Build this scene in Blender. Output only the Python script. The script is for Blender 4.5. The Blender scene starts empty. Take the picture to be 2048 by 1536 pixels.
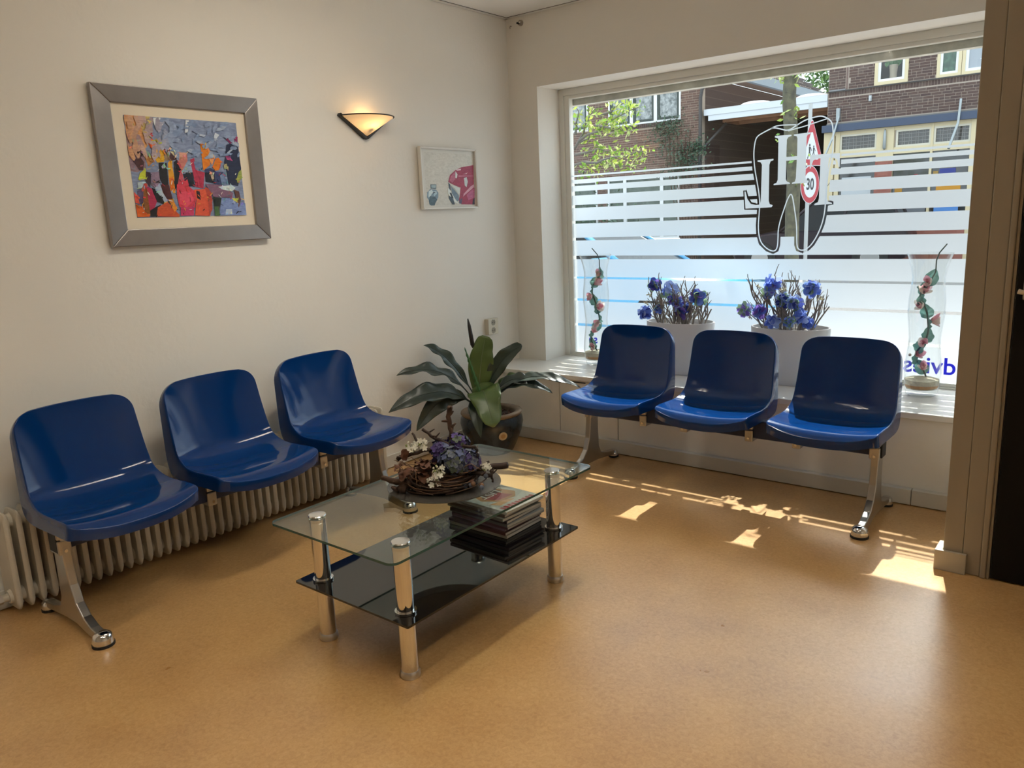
import bpy, bmesh, math, random
from math import sin, cos, pi, sqrt, radians as R
from mathutils import Vector, Matrix
random.seed(7)
scene = bpy.context.scene
C = scene.collection

# ------------------------------------------------------------------ camera
cam = bpy.data.cameras.new('camera'); cam_o = bpy.data.objects.new('camera', cam); C.objects.link(cam_o)
cam.sensor_fit = 'HORIZONTAL'; cam.sensor_width = 36.0; cam.lens = 27.4781
cam.clip_start = 0.05; cam.clip_end = 300
cam_o.matrix_world = Matrix([[0.782559, -0.097489, 0.614896, 3.275768], [0.62113, 0.189532, -0.760444, -4.145861], [-0.042408, 0.977023, 0.208874, 1.383593], [0, 0, 0, 1]])
scene.camera = cam_o

# ------------------------------------------------------------------ sky, sun, exposure
vs = scene.view_settings
vs.view_transform = 'Standard'; vs.look = 'None'; vs.gamma = 1.0; vs.use_curve_mapping = False
vs.exposure = 0.60
w = bpy.data.worlds.new('sky'); scene.world = w; w.use_nodes = True
bg = w.node_tree.nodes['Background']
bg.inputs['Color'].default_value = (0.80, 0.91, 1.0, 1); bg.inputs['Strength'].default_value = 1.6
sun = bpy.data.lights.new('sun', 'SUN'); sun.energy = 6.3; sun.angle = R(0.55); sun.color = (1.0, 0.95, 0.87)
sun_o = bpy.data.objects.new('sun', sun); C.objects.link(sun_o)
sun_o.rotation_euler = Vector((0.246, -1.0, -1.35)).to_track_quat('-Z', 'Y').to_euler()
sun_o.location = (-3, 12, 16)

# ------------------------------------------------------------------ materials
def lin(h):
    h = h.lstrip('#'); out = []
    for i in (0, 2, 4):
        c = int(h[i:i+2], 16) / 255
        out.append(c / 12.92 if c <= 0.04045 else ((c + 0.055) / 1.055) ** 2.4)
    return tuple(out)
MATS = {}
def mat(name, col, rough=0.5, metal=0.0, spec=0.5, coat=0.0, emit=None, estr=0.0, var=0.0, vscale=8.0, bump=0.0, bscale=60.0, col2=None, trans=0.0):
    """principled material; var/col2 mix in a noise-driven second colour, bump adds fine relief"""
    if name in MATS: return MATS[name]
    m = bpy.data.materials.new(name); m.use_nodes = True; nt = m.node_tree
    b = nt.nodes['Principled BSDF']
    b.inputs['Base Color'].default_value = (*col, 1); b.inputs['Roughness'].default_value = rough
    b.inputs['Metallic'].default_value = metal; b.inputs['Specular IOR Level'].default_value = spec
    b.inputs['Coat Weight'].default_value = coat; b.inputs['Coat Roughness'].default_value = 0.03
    if trans: b.inputs['Transmission Weight'].default_value = trans
    if emit: b.inputs['Emission Color'].default_value = (*emit, 1); b.inputs['Emission Strength'].default_value = estr
    tc = None
    if var or bump:
        tc = nt.nodes.new('ShaderNodeTexCoord')
    if var:
        n = nt.nodes.new('ShaderNodeTexNoise'); n.inputs['Scale'].default_value = vscale; n.inputs['Detail'].default_value = 8
        n.inputs['Roughness'].default_value = 0.65
        nt.links.new(tc.outputs['Object'], n.inputs['Vector'])
        cr = nt.nodes.new('ShaderNodeValToRGB'); c2 = col2 or tuple(c * (1 - var) for c in col)
        cr.color_ramp.elements[0].position = 0.35; cr.color_ramp.elements[1].position = 0.65
        cr.color_ramp.elements[0].color = (*c2, 1); cr.color_ramp.elements[1].color = (*col, 1)
        nt.links.new(n.outputs['Fac'], cr.inputs['Fac']); nt.links.new(cr.outputs['Color'], b.inputs['Base Color'])
    if bump:
        n2 = nt.nodes.new('ShaderNodeTexNoise'); n2.inputs['Scale'].default_value = bscale; n2.inputs['Detail'].default_value = 6
        nt.links.new(tc.outputs['Object'], n2.inputs['Vector'])
        bp = nt.nodes.new('ShaderNodeBump'); bp.inputs['Strength'].default_value = bump; bp.inputs['Distance'].default_value = 0.01
        nt.links.new(n2.outputs['Fac'], bp.inputs['Height']); nt.links.new(bp.outputs['Normal'], b.inputs['Normal'])
    MATS[name] = m; return m
def glass(name, tint=(1, 1, 1), ior=1.45, gain=1.0):
    """thin clear glass: tinted see-through with Fresnel reflection"""
    if name in MATS: return MATS[name]
    m = bpy.data.materials.new(name); m.use_nodes = True; nt = m.node_tree; nt.nodes.clear()
    o = nt.nodes.new('ShaderNodeOutputMaterial'); t = nt.nodes.new('ShaderNodeBsdfTransparent'); g = nt.nodes.new('ShaderNodeBsdfGlossy')
    g.inputs['Roughness'].default_value = 0.0; t.inputs['Color'].default_value = (*tint, 1)
    fr = nt.nodes.new('ShaderNodeFresnel'); ge = nt.nodes.new('ShaderNodeNewGeometry')
    mr = nt.nodes.new('ShaderNodeMapRange'); mr.inputs['To Min'].default_value = ior; mr.inputs['To Max'].default_value = 1/ior   # same reflectance on both faces of the sheet
    nt.links.new(ge.outputs['Backfacing'], mr.inputs['Value']); nt.links.new(mr.outputs[0], fr.inputs['IOR'])
    mx = nt.nodes.new('ShaderNodeMixShader'); mul = nt.nodes.new('ShaderNodeMath'); mul.operation = 'MULTIPLY'; mul.inputs[1].default_value = gain
    mul.use_clamp = True
    nt.links.new(fr.outputs[0], mul.inputs[0]); nt.links.new(mul.outputs[0], mx.inputs[0])
    nt.links.new(t.outputs[0], mx.inputs[1]); nt.links.new(g.outputs[0], mx.inputs[2]); nt.links.new(mx.outputs[0], o.inputs[0])
    MATS[name] = m; return m
def translucent(name, col, tl=0.75, rough=0.6, clear=0.0):
    if name in MATS: return MATS[name]
    m = bpy.data.materials.new(name); m.use_nodes = True; nt = m.node_tree; nt.nodes.clear()
    o = nt.nodes.new('ShaderNodeOutputMaterial'); d = nt.nodes.new('ShaderNodeBsdfDiffuse'); t = nt.nodes.new('ShaderNodeBsdfTranslucent')
    d.inputs['Color'].default_value = (*col, 1); t.inputs['Color'].default_value = (*col, 1)
    mx = nt.nodes.new('ShaderNodeMixShader'); mx.inputs[0].default_value = tl
    nt.links.new(d.outputs[0], mx.inputs[1]); nt.links.new(t.outputs[0], mx.inputs[2])
    if clear:
        tr = nt.nodes.new('ShaderNodeBsdfTransparent'); m2 = nt.nodes.new('ShaderNodeMixShader'); m2.inputs[0].default_value = clear
        nt.links.new(mx.outputs[0], m2.inputs[1]); nt.links.new(tr.outputs[0], m2.inputs[2]); nt.links.new(m2.outputs[0], o.inputs[0])
    else: nt.links.new(mx.outputs[0], o.inputs[0])
    MATS[name] = m; return m
def attr_mat(name, rough=0.6, coat=0.0, brush=0.6):
    if name in MATS: return MATS[name]
    m = bpy.data.materials.new(name); m.use_nodes = True; nt = m.node_tree; b = nt.nodes['Principled BSDF']
    a = nt.nodes.new('ShaderNodeAttribute'); a.attribute_name = 'Col'
    b.inputs['Roughness'].default_value = rough; b.inputs['Coat Weight'].default_value = coat
    tc = nt.nodes.new('ShaderNodeTexCoord'); mp = nt.nodes.new('ShaderNodeMapping'); mp.inputs['Scale'].default_value = (1, 0.6, 1.6)
    n = nt.nodes.new('ShaderNodeTexNoise'); n.inputs['Scale'].default_value = 42; n.inputs['Detail'].default_value = 7; n.inputs['Distortion'].default_value = 1.5
    cr = nt.nodes.new('ShaderNodeValToRGB'); cr.color_ramp.elements[0].position = 0.3; cr.color_ramp.elements[1].position = 0.7
    cr.color_ramp.elements[0].color = (0.30, 0.30, 0.34, 1); cr.color_ramp.elements[1].color = (0.72, 0.70, 0.66, 1)
    mx = nt.nodes.new('ShaderNodeMixRGB'); mx.blend_type = 'OVERLAY'; mx.inputs['Fac'].default_value = brush
    nt.links.new(tc.outputs['Object'], mp.inputs['Vector']); nt.links.new(mp.outputs['Vector'], n.inputs['Vector']); nt.links.new(n.outputs['Fac'], cr.inputs['Fac'])
    nt.links.new(a.outputs['Color'], mx.inputs[1]); nt.links.new(cr.outputs['Color'], mx.inputs[2])
    nt.links.new(mx.outputs[0], b.inputs['Base Color']); MATS[name] = m; return m
def brick_mat(name, cols, island=False):
    """brick colour picked at random for each brick, with a little grain"""
    m = bpy.data.materials.new(name); m.use_nodes = True; nt = m.node_tree; b = nt.nodes['Principled BSDF']
    b.inputs['Roughness'].default_value = 0.85
    if island: s = nt.nodes.new('ShaderNodeNewGeometry').outputs['Random Per Island']
    else: s = nt.nodes.new('ShaderNodeObjectInfo').outputs['Random']
    cr = nt.nodes.new('ShaderNodeValToRGB'); e = cr.color_ramp.elements
    e[0].color = (*cols[0], 1); e[1].color = (*cols[-1], 1)
    for i, c in enumerate(cols[1:-1]):
        k = e.new((i + 1) / (len(cols) - 1)); k.color = (*c, 1)
    nt.links.new(s, cr.inputs['Fac'])
    tc = nt.nodes.new('ShaderNodeTexCoord'); n = nt.nodes.new('ShaderNodeTexNoise'); n.inputs['Scale'].default_value = 30
    nt.links.new(tc.outputs['Generated'], n.inputs['Vector'])
    mx = nt.nodes.new('ShaderNodeMixRGB'); mx.blend_type = 'MULTIPLY'; mx.inputs['Fac'].default_value = 0.4
    nt.links.new(cr.outputs['Color'], mx.inputs[1]); nt.links.new(n.outputs['Color'], mx.inputs[2]); nt.links.new(mx.outputs[0], b.inputs['Base Color'])
    MATS[name] = m; return m
def brick_tex(name, c1, c2, mortar, scale=1.0, rot=(0, 0, 0)):
    """brick pattern for walls too far off to tell the bricks apart"""
    m = bpy.data.materials.new(name); m.use_nodes = True; nt = m.node_tree; b = nt.nodes['Principled BSDF']; b.inputs['Roughness'].default_value = 0.9
    tc = nt.nodes.new('ShaderNodeTexCoord'); mp = nt.nodes.new('ShaderNodeMapping'); mp.inputs['Rotation'].default_value = rot
    br = nt.nodes.new('ShaderNodeTexBrick'); br.inputs['Scale'].default_value = scale
    br.inputs['Brick Width'].default_value = 0.22; br.inputs['Row Height'].default_value = 0.0625; br.inputs['Mortar Size'].default_value = 0.006
    br.inputs['Color1'].default_value = (*c1, 1); br.inputs['Color2'].default_value = (*c2, 1); br.inputs['Mortar'].default_value = (*mortar, 1)
    nt.links.new(tc.outputs['Object'], mp.inputs['Vector']); nt.links.new(mp.outputs['Vector'], br.inputs['Vector'])
    nt.links.new(br.outputs['Color'], b.inputs['Base Color']); MATS[name] = m; return m

# ------------------------------------------------------------------ mesh builder
class MB:
    def __init__(s, o=(0, 0, 0)):
        s.v = []; s.f = []; s.m = []; s.c = []; s.o = Vector(o)
    def vert(s, p): s.v.append(tuple(Vector(p) - s.o)); return len(s.v) - 1
    def face(s, idx, m=0, c=None): s.f.append(tuple(idx)); s.m.append(m); s.c.append(c)
    def poly(s, pts, m=0, c=None): s.face([s.vert(p) for p in pts], m, c); return s
    def box(s, a, b, m=0):
        x0, y0, z0 = a; x1, y1, z1 = b
        i = [s.vert(p) for p in ((x0,y0,z0),(x1,y0,z0),(x1,y1,z0),(x0,y1,z0),(x0,y0,z1),(x1,y0,z1),(x1,y1,z1),(x0,y1,z1))]
        for q in ((0,3,2,1),(4,5,6,7),(0,1,5,4),(1,2,6,5),(2,3,7,6),(3,0,4,7)): s.face([i[k] for k in q], m)
        return s
    def prism(s, pts, d, m=0):
        """polygon of 3D points extruded by vector d"""
        d = Vector(d); n = len(pts)
        a = [s.vert(p) for p in pts]; b = [s.vert(Vector(p) + d) for p in pts]
        s.face(a[::-1], m); s.face(b, m)
        for k in range(n): s.face((a[k], a[(k+1) % n], b[(k+1) % n], b[k]), m)
        return s
    def tube(s, pts, rad, n=8, m=0, cap=True):
        pts = [Vector(p) for p in pts]; rad = rad if isinstance(rad, (list, tuple)) else [rad] * len(pts)
        rings = []; prev = None
        for k, p in enumerate(pts):
            t = (pts[min(k+1, len(pts)-1)] - pts[max(k-1, 0)])
            t = t.normalized() if t.length > 1e-9 else Vector((0, 0, 1))
            if prev is None: u = t.orthogonal().normalized()
            else:
                u = prev - t * prev.dot(t); u = u.normalized() if u.length > 1e-6 else t.orthogonal().normalized()
            prev = u; v = t.cross(u)
            rings.append([s.vert(p + (u * cos(2*pi*j/n) + v * sin(2*pi*j/n)) * rad[k]) for j in range(n)])
        for a, b in zip(rings, rings[1:]):
            for j in range(n): s.face((a[j], a[(j+1) % n], b[(j+1) % n], b[j]), m)
        if cap: s.face(rings[0][::-1], m); s.face(rings[-1], m)
        return s
    def lathe(s, prof, n=24, c=(0, 0, 0), m=0, sx=1.0, sy=1.0, closed=False):
        """profile of (r, z) turned about the vertical axis at c"""
        c = Vector(c); rings = []
        for r, z in prof:
            if r < 1e-6: rings.append([s.vert(c + Vector((0, 0, z)))])
            else: rings.append([s.vert(c + Vector((r*sx*cos(2*pi*j/n), r*sy*sin(2*pi*j/n), z))) for j in range(n)])
        pairs = list(zip(rings, rings[1:]))
        if closed: pairs.append((rings[-1], rings[0]))
        for a, b in pairs:
            for j in range(n):
                if len(a) == 1 and len(b) == 1: continue
                if len(a) == 1: s.face((a[0], b[(j+1) % n], b[j]), m)
                elif len(b) == 1: s.face((a[j], a[(j+1) % n], b[0]), m)
                else: s.face((a[j], a[(j+1) % n], b[(j+1) % n], b[j]), m)
        return s
    def grid(s, rows, m=0, c=None):
        ids = [[s.vert(p) for p in r] for r in rows]
        for a, b in zip(ids, ids[1:]):
            for j in range(len(a) - 1): s.face((a[j], a[j+1], b[j+1], b[j]), m, c)
        return ids
    def mesh(s, name, mats, smooth=False):
        me = bpy.data.meshes.new(name); me.from_pydata(s.v, [], s.f)
        for mm in (mats if isinstance(mats, (list, tuple)) else [mats]): me.materials.append(mm)
        me.polygons.foreach_set('material_index', s.m)
        if any(c is not None for c in s.c):
            ca = me.color_attributes.new('Col', 'FLOAT_COLOR', 'CORNER')
            for p, c in zip(me.polygons, s.c):
                for li in p.loop_indices: ca.data[li].color = (*(c or (1, 1, 1)), 1)
        me.validate(); me.update()
        if smooth:
            me.polygons.foreach_set('use_smooth', [True] * len(me.polygons))
            if smooth is not True: me.set_sharp_from_angle(angle=R(smooth))
        return me
    def build(s, name, mats, parent=None, smooth=False, bevel=0.0, fixn=True):
        me = s.mesh(name, mats, smooth)
        if fixn:
            bm = bmesh.new(); bm.from_mesh(me); bmesh.ops.recalc_face_normals(bm, faces=bm.faces); bm.to_mesh(me); bm.free()
        return link(name, me, parent, bevel)
def link(name, me, parent=None, bevel=0.0):
    o = bpy.data.objects.new(name, me); C.objects.link(o)
    if parent is not None: o.parent = parent
    if bevel:
        b = o.modifiers.new('bevel', 'BEVEL'); b.width = bevel; b.segments = 3; b.limit_method = 'ANGLE'; b.angle_limit = R(40)
        b.harden_normals = False
    return o
def tag(o, label, cat, group=None):
    o['label'] = label; o['category'] = cat
    if group: o['group'] = group
    return o
def thing(name, label, cat, loc=(0, 0, 0), rotz=0.0, group=None):
    o = bpy.data.objects.new(name, None); C.objects.link(o); o.location = loc; o.rotation_euler = (0, 0, rotz); o.empty_display_size = 0.1
    return tag(o, label, cat, group)
def struct(name, mb, m, parent=None, **k):
    o = mb.build(name, m, parent, **k)
    if parent is None: o['kind'] = 'structure'
    return o
def sempty(name, loc=(0, 0, 0)):
    o = bpy.data.objects.new(name, None); C.objects.link(o); o.location = loc; o['kind'] = 'structure'; return o
def text_mesh(name, txt, size, m, extrude=0.0005, bold=0.0):
    cu = bpy.data.curves.new(name, 'FONT'); cu.body = txt; cu.size = size; cu.extrude = extrude; cu.offset = bold; cu.align_x = 'CENTER'; cu.align_y = 'CENTER'
    t = bpy.data.objects.new(name, cu); C.objects.link(t); bpy.context.view_layer.update()
    me = bpy.data.meshes.new_from_object(t.evaluated_get(bpy.context.evaluated_depsgraph_get()))
    bpy.data.objects.remove(t); bpy.data.curves.remove(cu); me.name = name; me.materials.clear(); me.materials.append(m); return me
def bez(a, b, c, t): return Vector(a) * (1-t)**2 + Vector(b) * 2*t*(1-t) + Vector(c) * t*t
def leaf_grid(mb, base, ctrl, tip, width, up=(0, 0, 1), fold=0.15, wave=0.12, n=16, mcol=7, ph=0.0, pw=0.8, m=0, stalk=0.12, tipw=0.015, freq=17):
    base, ctrl, tip, up = Vector(base), Vector(ctrl), Vector(tip), Vector(up).normalized(); rows = []
    for i in range(n + 1):
        t = i / n; c = bez(base, ctrl, tip, t); tg = ((ctrl - base) * (1 - t) + (tip - ctrl) * t).normalized()
        sd = tg.cross(up); sd = sd.normalized() if sd.length > 1e-4 else tg.orthogonal(); nr = sd.cross(tg).normalized()
        tt = max(0.0, (t - stalk) / (1 - stalk)); wd = width * max(0.05, sin(pi * tt ** pw) ** 0.75 if tt > 0 else 0.05)
        if t > 0.8 and tipw > 0.05: wd = max(wd, width * (tipw + (1 - tipw) * sqrt(max(0.0, 1 - ((t - 0.8) / 0.2) ** 2))) * sin(pi * max(0.0, (0.8 - stalk) / (1 - stalk)) ** pw) ** 0.75)
        elif i == n: wd = width * 0.015
        row = []
        for j in range(mcol):
            q = -1 + 2 * j / (mcol - 1)
            row.append(c + sd * wd * q + nr * (fold * abs(q) * wd + wave * sin(t * freq + ph + (2.1 if q > 0 else 0)) * q * q * wd * 0.6))
        rows.append(row)
    mb.grid(rows, m); return mb

# ------------------------------------------------------------------ shared materials
WALL = mat('wall_paint', (0.85, 0.825, 0.76), 0.75, bump=0.10, bscale=40)
TRIMW = mat('trim_paint', (0.80, 0.785, 0.73), 0.4)
FRAMEW = mat('window_frame_paint', (0.82, 0.82, 0.76), 0.35)
CEIL = mat('ceiling_board', (0.93, 0.925, 0.89), 0.8)
SILLM = mat('sill_laminate', (0.82, 0.81, 0.77), 0.3)
JAMB = mat('door_frame_shaded_paint', (0.33, 0.275, 0.20), 0.5)  # colour darkened to stand in for the shade facing away from the window
DARKGAP = mat('dark_gap', (0.015, 0.014, 0.013), 0.9)
BLACKD = mat('black_door_paint', (0.004, 0.004, 0.004), 0.5, spec=0.2)
CHROME = mat('chrome', (0.80, 0.80, 0.80), 0.07, 1.0)
ALU = mat('cast_aluminium', (0.50, 0.48, 0.45), 0.32, 1.0)
BRUSHED = mat('brushed_steel', (0.62, 0.60, 0.58), 0.35, 1.0)
BLUE = mat('blue_glossy_plastic', (0.0015, 0.034, 0.160), 0.09, spec=0.45)
NAVY = mat('navy_painted_steel', (0.010, 0.022, 0.075), 0.35)
RUBBER = mat('black_rubber', (0.01, 0.01, 0.01), 0.6)
WHITEP = mat('white_plastic', (0.80, 0.79, 0.74), 0.35)
PANE = glass('window_glass', (0.97, 0.99, 0.985), 1.45)

def lino():
    m = bpy.data.materials.new('ochre_linoleum'); m.use_nodes = True; nt = m.node_tree; b = nt.nodes['Principled BSDF']
    tc = nt.nodes.new('ShaderNodeTexCoord')
    n1 = nt.nodes.new('ShaderNodeTexNoise'); n1.inputs['Scale'].default_value = 75; n1.inputs['Detail'].default_value = 10; n1.inputs['Roughness'].default_value = 0.7; n1.inputs['Distortion'].default_value = 0.8
    n2 = nt.nodes.new('ShaderNodeTexNoise'); n2.inputs['Scale'].default_value = 5; n2.inputs['Detail'].default_value = 6
    for n in (n1, n2): nt.links.new(tc.outputs['Object'], n.inputs['Vector'])
    c1 = nt.nodes.new('ShaderNodeValToRGB'); e = c1.color_ramp.elements
    e[0].position = 0.33; e[0].color = (0.48, 0.262, 0.090, 1); e[1].position = 0.68; e[1].color = (0.63, 0.392, 0.166, 1)
    k = e.new(0.5); k.color = (0.56, 0.325, 0.126, 1)
    nt.links.new(n1.outputs['Fac'], c1.inputs['Fac'])
    mx = nt.nodes.new('ShaderNodeMixRGB'); mx.blend_type = 'OVERLAY'; mx.inputs['Fac'].default_value = 0.25
    nt.links.new(c1.outputs['Color'], mx.inputs[1]); nt.links.new(n2.outputs['Fac'], mx.inputs[2]); nt.links.new(mx.outputs[0], b.inputs['Base Color'])
    rr = nt.nodes.new('ShaderNodeMapRange'); rr.inputs['To Min'].default_value = 0.25; rr.inputs['To Max'].default_value = 0.34
    nt.links.new(n2.outputs['Fac'], rr.inputs['Value']); nt.links.new(rr.outputs[0], b.inputs['Roughness'])
    b.inputs['Specular IOR Level'].default_value = 1.0
    bp = nt.nodes.new('ShaderNodeBump'); bp.inputs['Strength'].default_value = 0.05; bp.inputs['Distance'].default_value = 0.01
    nt.links.new(n2.outputs['Fac'], bp.inputs['Height']); nt.links.new(bp.outputs['Normal'], b.inputs['Normal'])
    return m

# ------------------------------------------------------------------ room shell
H = 2.6; XR = 5.3; YB = -6.6
struct('floor', MB().box((-0.2, YB - 0.2, -0.12), (XR + 0.2, 0.33, 0.0)), lino())
struct('ceiling', MB().box((-0.2, YB - 0.2, H), (XR + 0.2, 0.33, H + 0.2)), CEIL)
struct('wall_left', MB().box((-0.2, YB, 0), (0, 0.33, H)), WALL)
struct('wall_back', MB().box((-0.2, YB - 0.2, 0), (XR + 0.2, YB, H)), WALL)
struct('wall_right', MB().box((XR, YB, 0), (XR + 0.2, 0.33, H)), WALL)
# window wall with its opening (x 0.225..2.80, z 0.436..2.169)
OX0, OX1, OZ0, OZ1 = 0.225, 2.80, 0.405, 2.169
wf = MB()
wf.box((0, 0, 0), (OX0, 0.33, H)); wf.box((OX0, 0, OZ1), (OX1, 0.33, H)); wf.box((OX0, 0, 0), (OX1, 0.33, OZ0)); wf.box((OX1, 0, 0), (XR, 0.33, H))
struct('wall_front', wf, WALL)
# partition end and door wall on the right
struct('wall_partition', MB().box((2.86, -0.965, 0), (2.95, 0, H)), WALL)
struct('wall_door', MB().box((3.93, -0.965, 0), (XR, -0.80, H)).box((2.95, -0.965, 2.14), (3.93, -0.80, H)), WALL)
# jamb boards with grooves
tr = sempty('trim_1', (2.80, -0.985, 0))
MB(o=(2.80, -0.985, 0)).box((2.792, -0.985, 0), (2.8575, -0.80, H)).build('jamb_board', JAMB, tr, bevel=0.003)
MB(o=(2.80, -0.985, 0)).box((2.858, -0.987, 0), (2.9175, -0.955, H)).build('jamb_board', JAMB, tr, bevel=0.004)
MB(o=(2.80, -0.985, 0)).box((2.918, -0.999, 0), (2.9375, -0.94, H)).build('door_stop', JAMB, tr, bevel=0.005)
MB(o=(2.80, -0.985, 0)).box((2.938, -0.990, 0), (2.948, -0.94, 2.12)).build('door_rebate', JAMB, tr, bevel=0.002)
struct('baseboard_jamb', MB().prism([(2.766, -1.003, 0), (2.872, -1.003, 0), (2.872, -0.988, 0), (2.791, -0.988, 0), (2.791, -0.90, 0), (2.766, -0.90, 0)], (0, 0, 0.080)), mat('jamb_block_paint', (0.46, 0.41, 0.32), 0.4), bevel=0.002)
d = sempty('door_1', (2.95, -0.98, 0))
MB(o=(2.95, -0.98, 0)).box((2.952, -0.992, 0.006), (3.92, -0.955, 2.13)).build('door_leaf', BLACKD, d, bevel=0.002)
hp = MB(o=(2.95, -0.98, 0)).box((2.972, -1.000, 1.035), (3.015, -0.992, 1.115)).build('handle_plate', mat('old_ivory', (0.40, 0.36, 0.27), 0.4), d, bevel=0.004)
MB(o=(2.95, -0.98, 0)).tube([(2.990, -1.0, 1.062), (2.990, -1.03, 1.062), (2.975, -1.036, 1.064), (2.962, -1.034, 1.067)], [0.008, 0.008, 0.008, 0.009], 10).build('handle', mat('ivory_lever', (0.62, 0.52, 0.38), 0.35), hp, smooth=True)
# boxed-in section under the sill
BY = -0.325
bx = sempty('wall_sill_box', (0, BY, 0))
for a, b in ((0.0, 0.555), (0.561, 0.968), (0.974, 2.795)):
    MB(o=(0, BY, 0)).box((a, BY, 0.0), (b, BY + 0.02, 0.405)).build('panel', WALL, bx, bevel=0.0015)
MB(o=(0, BY, 0)).box((0, BY + 0.02, 0), (2.795, -0.001, 0.40)).build('carcass', DARKGAP, bx)
for x, z in ((2.50, 0.375), (0.99, 0.15)):
    MB(o=(0, BY, 0)).lathe([(0, 0.004), (0.006, 0.003), (0.007, 0), (0, 0)], 12, (0, 0, 0)).build('screw_cap', WHITEP, bx).location = (x, -0.001, z)
    bx.children[-1].rotation_euler = (R(90), 0, 0)
MB(o=(0, BY, 0)).box((0.42, BY - 0.002, 0.392), (0.75, BY + 0.004, 0.398)).build('shadow_slot', DARKGAP, bx)
struct('trim_sill', MB().box((0.0, -0.343, 0.408), (2.795, 0.0, 0.436)).box((OX0, 0.0, 0.408), (OX1, 0.30, 0.436)), SILLM, bevel=0.003)
BBM = mat('baseboard_paint', (0.66, 0.64, 0.58), 0.45)
bb = sempty('baseboard_front', (0, BY, 0))
for a, b in ((0.0, 2.548), (2.551, 2.795)):
    MB(o=(0, BY, 0)).box((a, -0.362, 0.004), (b, BY, 0.077)).build('board', BBM, bb, bevel=0.003)
struct('baseboard_left', MB().box((0, YB, 0.004), (0.012, -0.362, 0.077)), BBM, bevel=0.003)
# ceiling edge profiles
t2 = sempty('trim_2', (0, 0, H))
MB(o=(0, 0, H)).box((0.004, YB, H - 0.006), (0.026, -0.004, H)).build('edge_strip', TRIMW, t2)
MB(o=(0, 0, H)).box((0.0, YB, H - 0.004), (0.004, 0, H)).build('shadow_gap', DARKGAP, t2)
MB(o=(0, 0, H)).box((0.026, YB, H - 0.002), (0.028, -0.026, H)).build('shadow_gap', DARKGAP, t2)
t3 = sempty('trim_3', (0, 0, H))
MB(o=(0, 0, H)).box((0.004, -0.026, H - 0.006), (XR, -0.004, H)).build('edge_strip', TRIMW, t3)
MB(o=(0, 0, H)).box((0.0, -0.004, H - 0.004), (XR, 0, H)).build('shadow_gap', DARKGAP, t3)
MB(o=(0, 0, H)).box((0.028, -0.028, H - 0.002), (XR, -0.026, H)).build('shadow_gap', DARKGAP, t3)

# ------------------------------------------------------------------ shop window with frosted film
def frosted():
    """white frosted film: scatters daylight, most of it onward in the direction it came"""
    m = bpy.data.materials.new('frosted_film'); m.use_nodes = True; nt = m.node_tree; nt.nodes.clear()
    o = nt.nodes.new('ShaderNodeOutputMaterial'); d = nt.nodes.new('ShaderNodeBsdfDiffuse'); t = nt.nodes.new('ShaderNodeBsdfTranslucent'); r = nt.nodes.new('ShaderNodeBsdfRefraction')
    d.inputs['Color'].default_value = (0.50, 0.55, 0.60, 1); t.inputs['Color'].default_value = (0.40, 0.445, 0.49, 1)
    r.inputs['Color'].default_value = (0.92, 0.95, 0.99, 1); r.inputs['Roughness'].default_value = 0.62; r.inputs['IOR'].default_value = 1.25
    a = nt.nodes.new('ShaderNodeMixShader'); a.inputs[0].default_value = 0.80
    b = nt.nodes.new('ShaderNodeMixShader'); b.inputs[0].default_value = 0.46
    nt.links.new(d.outputs[0], a.inputs[1]); nt.links.new(t.outputs[0], a.inputs[2]); nt.links.new(a.outputs[0], b.inputs[1]); nt.links.new(r.outputs[0], b.inputs[2]); nt.links.new(b.outputs[0], o.inputs[0])
    MATS['frosted_film'] = m; return m
FILM = frosted()
win = sempty('window_1', (1.5, 0.26, 0.436)); WO = (1.5, 0.26, 0.436)
fr = MB(o=WO)
fr.box((OX0, 0.231, 0.436), (0.262, 0.29, OZ1)); fr.box((0.262, 0.231, 2.128), (OX1, 0.29, OZ1)); fr.box((0.262, 0.231, 0.436), (OX1, 0.29, 0.446))
fo = fr.build('frame', FRAMEW, win, bevel=0.002)
gb = MB(o=WO)
gb.box((0.262, 0.240, 0.446), (0.298, 0.285, 2.128)); gb.box((0.298, 0.240, 2.108), (OX1, 0.285, 2.128)); gb.box((0.298, 0.240, 0.446), (OX1, 0.285, 0.463))
gb.build('glazing_bead', FRAMEW, fo, bevel=0.002)
pane = MB(o=WO).box((0.298, 0.252, 0.463), (OX1, 0.258, 2.108)).build('glass_pane', PANE, win)
TOOTH = [(1.714,1.774),(1.674,1.788),(1.636,1.799),(1.62,1.796),(1.577,1.779),(1.541,1.762),(1.53,1.732),(1.524,1.67),(1.532,1.59),(1.547,1.52),(1.56,1.456),(1.567,1.397),(1.563,1.332),(1.56,1.279),(1.563,1.23),(1.578,1.18),(1.615,1.145),(1.649,1.131),(1.668,1.141),(1.674,1.168),(1.675,1.211),(1.674,1.249),(1.686,1.307),(1.703,1.359),(1.718,1.406),(1.733,1.437),(1.741,1.441),(1.749,1.425),(1.756,1.389),(1.768,1.325),(1.777,1.262),(1.78,1.167),(1.788,1.143),(1.812,1.135),(1.838,1.146),(1.863,1.171),(1.89,1.218),(1.911,1.274),(1.922,1.33),(1.925,1.381),(1.927,1.462),(1.933,1.552),(1.948,1.621),(1.953,1.67),(1.95,1.748),(1.944,1.788),(1.933,1.806),(1.915,1.82),(1.889,1.833),(1.859,1.832),(1.804,1.822),(1.763,1.801)]
CUSP1 = [(1.62,1.796),(1.636,1.804),(1.663,1.808),(1.705,1.806),(1.763,1.801)]
CUSP2 = [(1.714,1.774),(1.753,1.782),(1.795,1.788),(1.855,1.802),(1.917,1.816)]
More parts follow.
